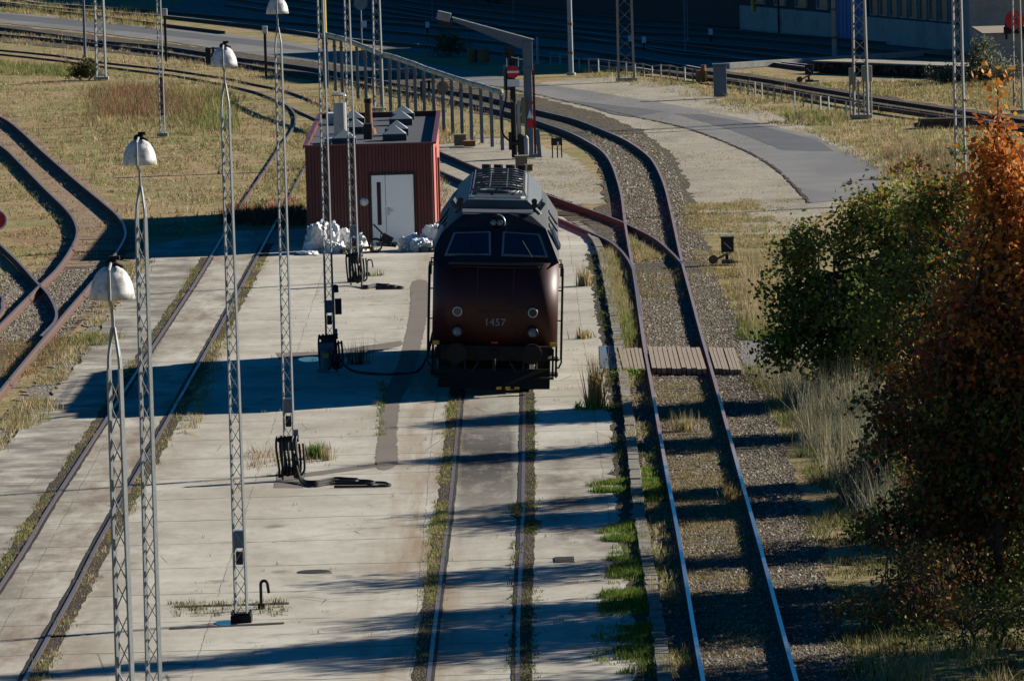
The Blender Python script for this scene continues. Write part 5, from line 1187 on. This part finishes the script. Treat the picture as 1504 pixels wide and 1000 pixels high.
# ballast chips
def chips(px, n, size, pal, z=-.03):
    P = scatter(pxpoly(px), n); n = len(P); s = size*rng.uniform(.5, 1.5, n)
    base = np.array([[1, 0, 0], [-.5, .87, 0], [-.5, -.87, 0], [0, 0, .9], [.3, .3, .6]])[:4]
    th = rng.uniform(0, 6.28, n); V = np.zeros((n, 4, 3))
    for k, b in enumerate(base):
        jx = b[0]*rng.uniform(.7, 1.3, n); jy = b[1]*rng.uniform(.7, 1.3, n)+rng.normal(0, .1, n)
        V[:, k, 0] = P[:, 0]+s*(jx*np.cos(th)-jy*np.sin(th)); V[:, k, 1] = P[:, 1]+s*(jx*np.sin(th)+jy*np.cos(th)); V[:, k, 2] = z-.01+s*b[2]*rng.uniform(.6, 1.2, n)
    Fb = np.array([[0, 1, 3], [1, 2, 3], [2, 0, 3]]); Fc = (np.arange(n)[:, None, None]*4+Fb[None]).reshape(-1, 3)
    return V.reshape(-1, 3), Fc, np.repeat(pick(pal, n), 4, 0)
SP = [(.18, .15, .115), (.25, .215, .17), (.12, .10, .075), (.32, .29, .245), (.14, .095, .065), (.11, .10, .06)]
grass('ballast_chips', [chips([(985, 1000), (1260, 1000), (1165, 690), (1085, 470), (1050, 400), (910, 400), (932, 600)], 42000, .035, SP), chips([(0, 400), (110, 395), (180, 385), (90, 495), (0, 500)], 5000, .04, SP), chips([(900, 390), (1040, 380), (985, 236), (940, 196), (860, 190), (900, 260)], 9000, .045, SP), chips(STONE_V if False else [(800, 130), (1000, 135), (1180, 330), (1010, 345), (985, 236), (880, 170)], 2500, .022, [(.38, .34, .28), (.30, .26, .22)], -.036)], 'stone')

# ---- trees
def leaf_cloud(C, per, spread, size, pal, flat=.0):
    n = len(C)*per; P = np.repeat(C, per, 0) + rng.normal(0, spread, (n, 3))*np.array([1, 1, .8])
    a = rng.normal(0, 1, (n, 3)); a /= np.linalg.norm(a, axis=1, keepdims=True); b = np.cross(a, rng.normal(0, 1, (n, 3))); b /= np.linalg.norm(b, axis=1, keepdims=True)
    s = (size*rng.uniform(.6, 1.35, n))[:, None]
    V = np.stack([P-a*s*.5, P+b*s*.33-a*s*.05, P+a*s*.5, P-b*s*.33-a*s*.05], 1).reshape(-1, 3)
    return V, np.arange(4*n).reshape(n, 4), np.repeat(np.clip(np.repeat(pick(pal, len(C)), per, 0)*rng.uniform(.65, 1.35, (n, 1)), 0, 1), 4, 0)
def tree(name, px, py, blobs, n, per, spread, size, pal_fn, label, cat='tree', group=None, trunk_r=.1, base=None, limbs=40, stems=1, bare=0):
    base = base or gp(px, py, -.05); t = empty(name, base, label, cat, group)
    wts = np.array([b[3]**2.2 for b in blobs]); wts /= wts.sum(); pts = []; pals = []
    for b, w in zip(blobs, wts):
        k = max(4, int(n*w)); d = rng.normal(0, 1, (k, 3)); d /= np.linalg.norm(d, axis=1, keepdims=True)
        r = b[3]*(rng.uniform(.25, 1, (k, 1))**.55)*(1+.28*rng.normal(0, 1, (k, 1))*.6); q = np.array(b[:3])+d*r*np.array([1, 1, .92]); pts.append(q)
    C = np.concatenate(pts); C = C[C[:, 2] > .15]
    keep = np.array([mnoise.noise(Vector(c)*1.1+Vector((px*.1, 0, 0))) > -.20 + .12*random.random() for c in C]); C = C[keep]
    ctr = C.mean(0); far_ = np.argsort(-np.linalg.norm((C-ctr)*[1, 1, .8], axis=1))[:len(C)//14]
    for i_ in far_[::2]:
        d_ = (C[i_]-ctr); d_ /= np.linalg.norm(d_)+1e-6; st_ = [C[i_] + d_*q_ + np.array([0, 0, .05*q_]) for q_ in (.12, .26, .40)[:random.randint(1, 3)]]
        C = np.concatenate([C, np.array(st_)])
    cols = np.array([pal_fn(c) for c in C])
    V, Fc, _ = leaf_cloud(C, per, spread, size, [(0, 0, 0)])
    col = np.repeat(cols, per, 0); m_ = len(col); col = np.clip(col*rng.uniform(.6, 1.4, (m_, 1))*np.stack([rng.uniform(.85, 1.2, m_), rng.uniform(.85, 1.15, m_), np.ones(m_)], 1), 0, 1)
    np_mesh('crown', V, Fc, M['leaf'], np.repeat(col, 4, 0), t)
    mb = MB(); top = max(b[2]+b[3]*.6 for b in blobs)
    for s in range(stems):
        ang = 2*math.pi*s/max(1, stems)+1; ox, oy = (0, 0) if stems == 1 else (.25*math.cos(ang), .25*math.sin(ang))
        tip = blobs[s % len(blobs)]
        path = smooth_poly([Vector((ox, oy, 0)), Vector((ox*1.6+random.uniform(-.1, .1), oy*1.6, top*.3)), Vector((ox+tip[0]*.6, oy+tip[1]*.6, top*.62)), Vector((tip[0], tip[1], min(top, tip[2]+tip[3]*.5)))], 5)
        k = len(path); mb.tube(path, [trunk_r*(1-.85*i/(k-1)) for i in range(k)], 7)
        for _ in range(limbs//stems):
            i = random.randint(2, k-3); a = path[i]; e = Vector(C[random.randrange(len(C))]); L = e-a
            if L.length > 3.2: e = a+L*(3.2/L.length)
            mid = (a+e)/2+Vector((random.uniform(-.15, .15), random.uniform(-.15, .15), random.uniform(0, .25)))
            mb.tube([a, mid, e], [trunk_r*.33, trunk_r*.2, .008], 5)
    for _ in range(bare):
        e = Vector(C[random.randrange(len(C))]); mb.tube([e-Vector((random.uniform(-.3, .3), 0, .5)), e, e+Vector((random.uniform(-.25, .25), random.uniform(-.25, .25), random.uniform(.2, .55)))], [.014, .01, .004], 4)
    mb.build('trunk', M['bark'], t)
    return t
def pf(*opts):
    def f(c): return np.array(random.choice(opts))
    return f
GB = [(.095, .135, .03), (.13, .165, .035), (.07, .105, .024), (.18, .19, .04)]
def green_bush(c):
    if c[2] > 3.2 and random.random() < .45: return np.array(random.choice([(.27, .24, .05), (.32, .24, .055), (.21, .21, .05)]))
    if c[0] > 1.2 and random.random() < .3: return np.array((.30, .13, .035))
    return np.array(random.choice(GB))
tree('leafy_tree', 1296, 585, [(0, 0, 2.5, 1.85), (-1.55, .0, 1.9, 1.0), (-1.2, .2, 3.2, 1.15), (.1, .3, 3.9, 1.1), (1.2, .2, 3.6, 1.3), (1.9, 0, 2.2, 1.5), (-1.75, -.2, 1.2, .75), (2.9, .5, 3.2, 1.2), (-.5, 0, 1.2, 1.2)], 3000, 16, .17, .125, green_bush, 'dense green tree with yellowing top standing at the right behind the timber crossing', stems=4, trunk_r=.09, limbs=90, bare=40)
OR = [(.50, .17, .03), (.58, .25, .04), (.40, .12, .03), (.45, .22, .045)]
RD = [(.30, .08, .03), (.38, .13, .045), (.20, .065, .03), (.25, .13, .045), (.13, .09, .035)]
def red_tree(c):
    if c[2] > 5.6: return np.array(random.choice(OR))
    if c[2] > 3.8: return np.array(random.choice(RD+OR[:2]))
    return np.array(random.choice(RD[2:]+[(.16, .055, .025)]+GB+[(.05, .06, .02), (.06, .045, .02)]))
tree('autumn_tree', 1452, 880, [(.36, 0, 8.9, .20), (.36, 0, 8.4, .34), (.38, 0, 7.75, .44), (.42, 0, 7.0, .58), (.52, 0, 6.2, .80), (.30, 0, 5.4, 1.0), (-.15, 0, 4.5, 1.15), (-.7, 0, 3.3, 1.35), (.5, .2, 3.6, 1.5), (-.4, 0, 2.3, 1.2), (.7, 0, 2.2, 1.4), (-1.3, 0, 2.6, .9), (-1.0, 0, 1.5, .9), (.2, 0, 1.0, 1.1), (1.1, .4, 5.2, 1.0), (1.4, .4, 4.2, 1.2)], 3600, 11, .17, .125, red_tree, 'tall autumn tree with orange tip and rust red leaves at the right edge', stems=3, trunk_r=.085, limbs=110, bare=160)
tree('autumn_tree', 1395, 700, [(0, 0, 2.6, 1.2), (.6, 0, 3.6, 1.1), (1.3, 0, 4.4, 1.1), (-.6, 0, 1.7, .9), (.8, 0, 1.7, 1.2), (1.8, .3, 2.8, 1.3), (-.3, -.3, .9, .9), (1.6, 0, 1.0, 1.1)], 2600, 11, .16, .10, pf(*RD[2:], *GB, (.16, .12, .03)), 'lower russet and green tree crowded below the tall autumn tree on its left', stems=3, trunk_r=.07, limbs=70, bare=90)
# trees along the right edge whose shadows cross the slab
for k, (x, y, h_, lb) in enumerate([(11.3, 147, 7.2, 'dark bushy tree at the bottom right edge, nearer than the tall autumn tree'), (11.4, 137, 8.4, 'tall dark tree just past the right edge near the bottom corner'), (11.2, 128, 8.0, 'dark tree just beyond the bottom right corner'), (12.6, 156, 6.4, 'dark tree behind the tall autumn tree at the right edge'), (12.0, 118, 8.2, 'nearest dark tree beyond the bottom right corner'), (14.6, 142, 9.0, 'tall dark tree in the second row past the right edge'), (14.4, 131, 9.0, 'tall dark tree in the second row past the bottom right corner'), (9.9, 156, 5.6, 'shorter dark tree crowded against the tall autumn tree on its right'), (10.2, 140, 6.0, 'dark leafy tree filling the lower right edge of the view'), (13.6, 122, 9.2, 'very tall dark tree behind the nearest one past the corner'), (13.2, 136, 8.6, 'tall dark tree behind the lower right leafy tree')]):
    s_ = h_/6.5
    tree('bushy_tree', 0, 0, [(0, 0, 4.2*s_, 1.7*s_), (.5, .6, 5.4*s_, 1.1*s_), (-.9, -.4, 3.1*s_, 1.2*s_), (.9, .2, 2.8*s_, 1.5*s_), (0, -.3, 1.6*s_, 1.3*s_), (-.6, .4, 4.9*s_, .9*s_)], 1300, 11, .2, .14, pf(*GB[:3], *RD[2:], (.06, .05, .02)), lb, group='trees past the right edge', base=Vector((x, y, -.05)), stems=3, trunk_r=.1, limbs=60, bare=30)
def mix_bush(c):
    q = random.random(); k = .25 + .22*c[0]
    if q < k: return np.array(random.choice([(.24, .07, .03), (.30, .12, .04), (.17, .06, .03), (.34, .15, .04)]))
    return green_bush(np.array([0, 0, c[2]]))
tree('autumn_tree', 1400, 628, [(0, 0, 4.2, 1.1), (-.9, 0, 4.3, .85), (.7, 0, 4.7, 1.0), (-.3, .2, 5.0, .6), (.2, 0, 2.8, 1.4), (1.4, 0, 3.8, 1.2), (1.5, .2, 2.2, 1.3), (-.8, 0, 2.6, 1.2), (0, 0, 1.2, 1.3)], 2300, 12, .17, .12, mix_bush, 'green and russet bush closing the gap between the round green tree and the orange treetop', stems=4, trunk_r=.06, limbs=60, bare=60)
for k_, (px_, py_, lb_) in enumerate([(1300, 742, 'small dark thicket at the edge of the pale reeds'), (1400, 860, 'dark thicket right below the tall autumn tree'), (1480, 800, 'dark thicket at the right edge under the autumn leaves'), (1330, 930, 'low dark thicket nearest to the ballasted track at the bottom right')]):
    tree('undergrowth_bush', px_, py_, [(0, 0, .5, .6), (.7, .3, .7, .8), (-.6, -.3, .4, .5), (.2, .8, .8, .8)], 520, 9, .15, .08, pf(*GB[:1], GB[2], *RD[2:], (.06, .07, .02)), lb_, 'bush', stems=4, trunk_r=.03, limbs=30, bare=50)
tree('undergrowth_bush', 1350, 800, [(0, 0, .6, .8), (.8, .3, .9, 1.0), (-.7, -.4, .4, .5), (1.6, 0, 1.1, 1.1), (.5, 1.5, 1.0, 1.0)], 1100, 10, .15, .08, pf(*GB, *RD[:3], (.10, .12, .03)), 'low dark thicket under the autumn trees near the bottom right', 'bush', stems=4, trunk_r=.03, limbs=40)
tree('undergrowth_bush', 1440, 955, [(0, 0, .5, .6), (.7, .2, .7, .7), (-.7, -.2, .35, .45)], 320, 9, .12, .07, pf(*GB, (.12, .15, .03)), 'low green thicket in the bottom right corner', 'bush', stems=4, trunk_r=.03, limbs=30)
tree('round_bush', 127, 118, [(0, 0, .5, .50), (.25, 0, .42, .42), (-.35, 0, .45, .40)], 240, 12, .10, .09, pf((.05, .06, .025), (.08, .08, .03), (.13, .11, .035)), 'small round dark bush in the dry field beside the broad mast', 'bush', stems=3, trunk_r=.03, limbs=14)
GY = [(.13, .15, .10), (.17, .18, .12), (.10, .12, .075), (.20, .20, .14)]
tree('willow_bush', 1445, 122, [(0, 0, .9, .85), (-.6, 0, .5, .7), (.55, 0, .6, .7), (.1, 0, 1.4, .6)], 420, 12, .15, .12, pf(*GY), 'grey green willow bush in front of the loading bank', 'bush', stems=4, trunk_r=.03, limbs=30)
tree('willow_bush', 1398, 124, [(0, 0, .35, .5), (.5, 0, .35, .4), (-.5, 0, .3, .35)], 200, 11, .12, .11, pf(*GY), 'low grey green willow bush left of the larger willow', 'bush', stems=3, trunk_r=.02, limbs=12)
tree('willow_bush', 1488, 126, [(0, 0, .5, .6), (-.4, 0, .6, .45)], 200, 11, .13, .11, pf(*GY, (.16, .14, .06)), 'grey green willow bush behind the orange treetop', 'bush', stems=3, trunk_r=.02, limbs=12)
tree('weed_bush', 655, 84, [(0, 0, .6, .7), (.5, 0, .4, .5)], 200, 10, .14, .10, pf((.05, .075, .03), (.06, .09, .03)), 'dark green bush in the shade left of the rusty drums', 'bush', stems=3, trunk_r=.02, limbs=12)
tree('weed_bush', 1328, 262, [(0, 0, .35, .30), (.35, 0, .45, .35)], 120, 9, .12, .09, pf(*RD, (.07, .09, .03)), 'reddish brown bush in the weeds by the road end', 'bush', stems=3, trunk_r=.02, limbs=14)
# dark trees far behind the yard, left of the building
for k, (px, py) in enumerate([(735, 8), (800, 4), (865, 8), (930, 14), (990, 24)]):
    tree('shaded_tree', px, py, [(0, 0, 2.6, 2.0), (1.0, .5, 4.2, 1.6), (-1.1, 0, 3.8, 1.6), (0, 0, 1.2, 1.6), (0, .3, 5.4, 1.3)], 380, 9, .28, .26, pf((.03, .04, .015), (.04, .045, .02), (.05, .045, .02)), ['leftmost of the dark trees behind the shaded yard', 'second dark tree from the left behind the shaded yard', 'dark tree straight behind the banded steel pole', 'dark tree straight behind the two-legged rusty mast', 'dark tree next to the sooty workshop'][k], group='dark trees behind the yard', stems=2, trunk_r=.14, limbs=24)
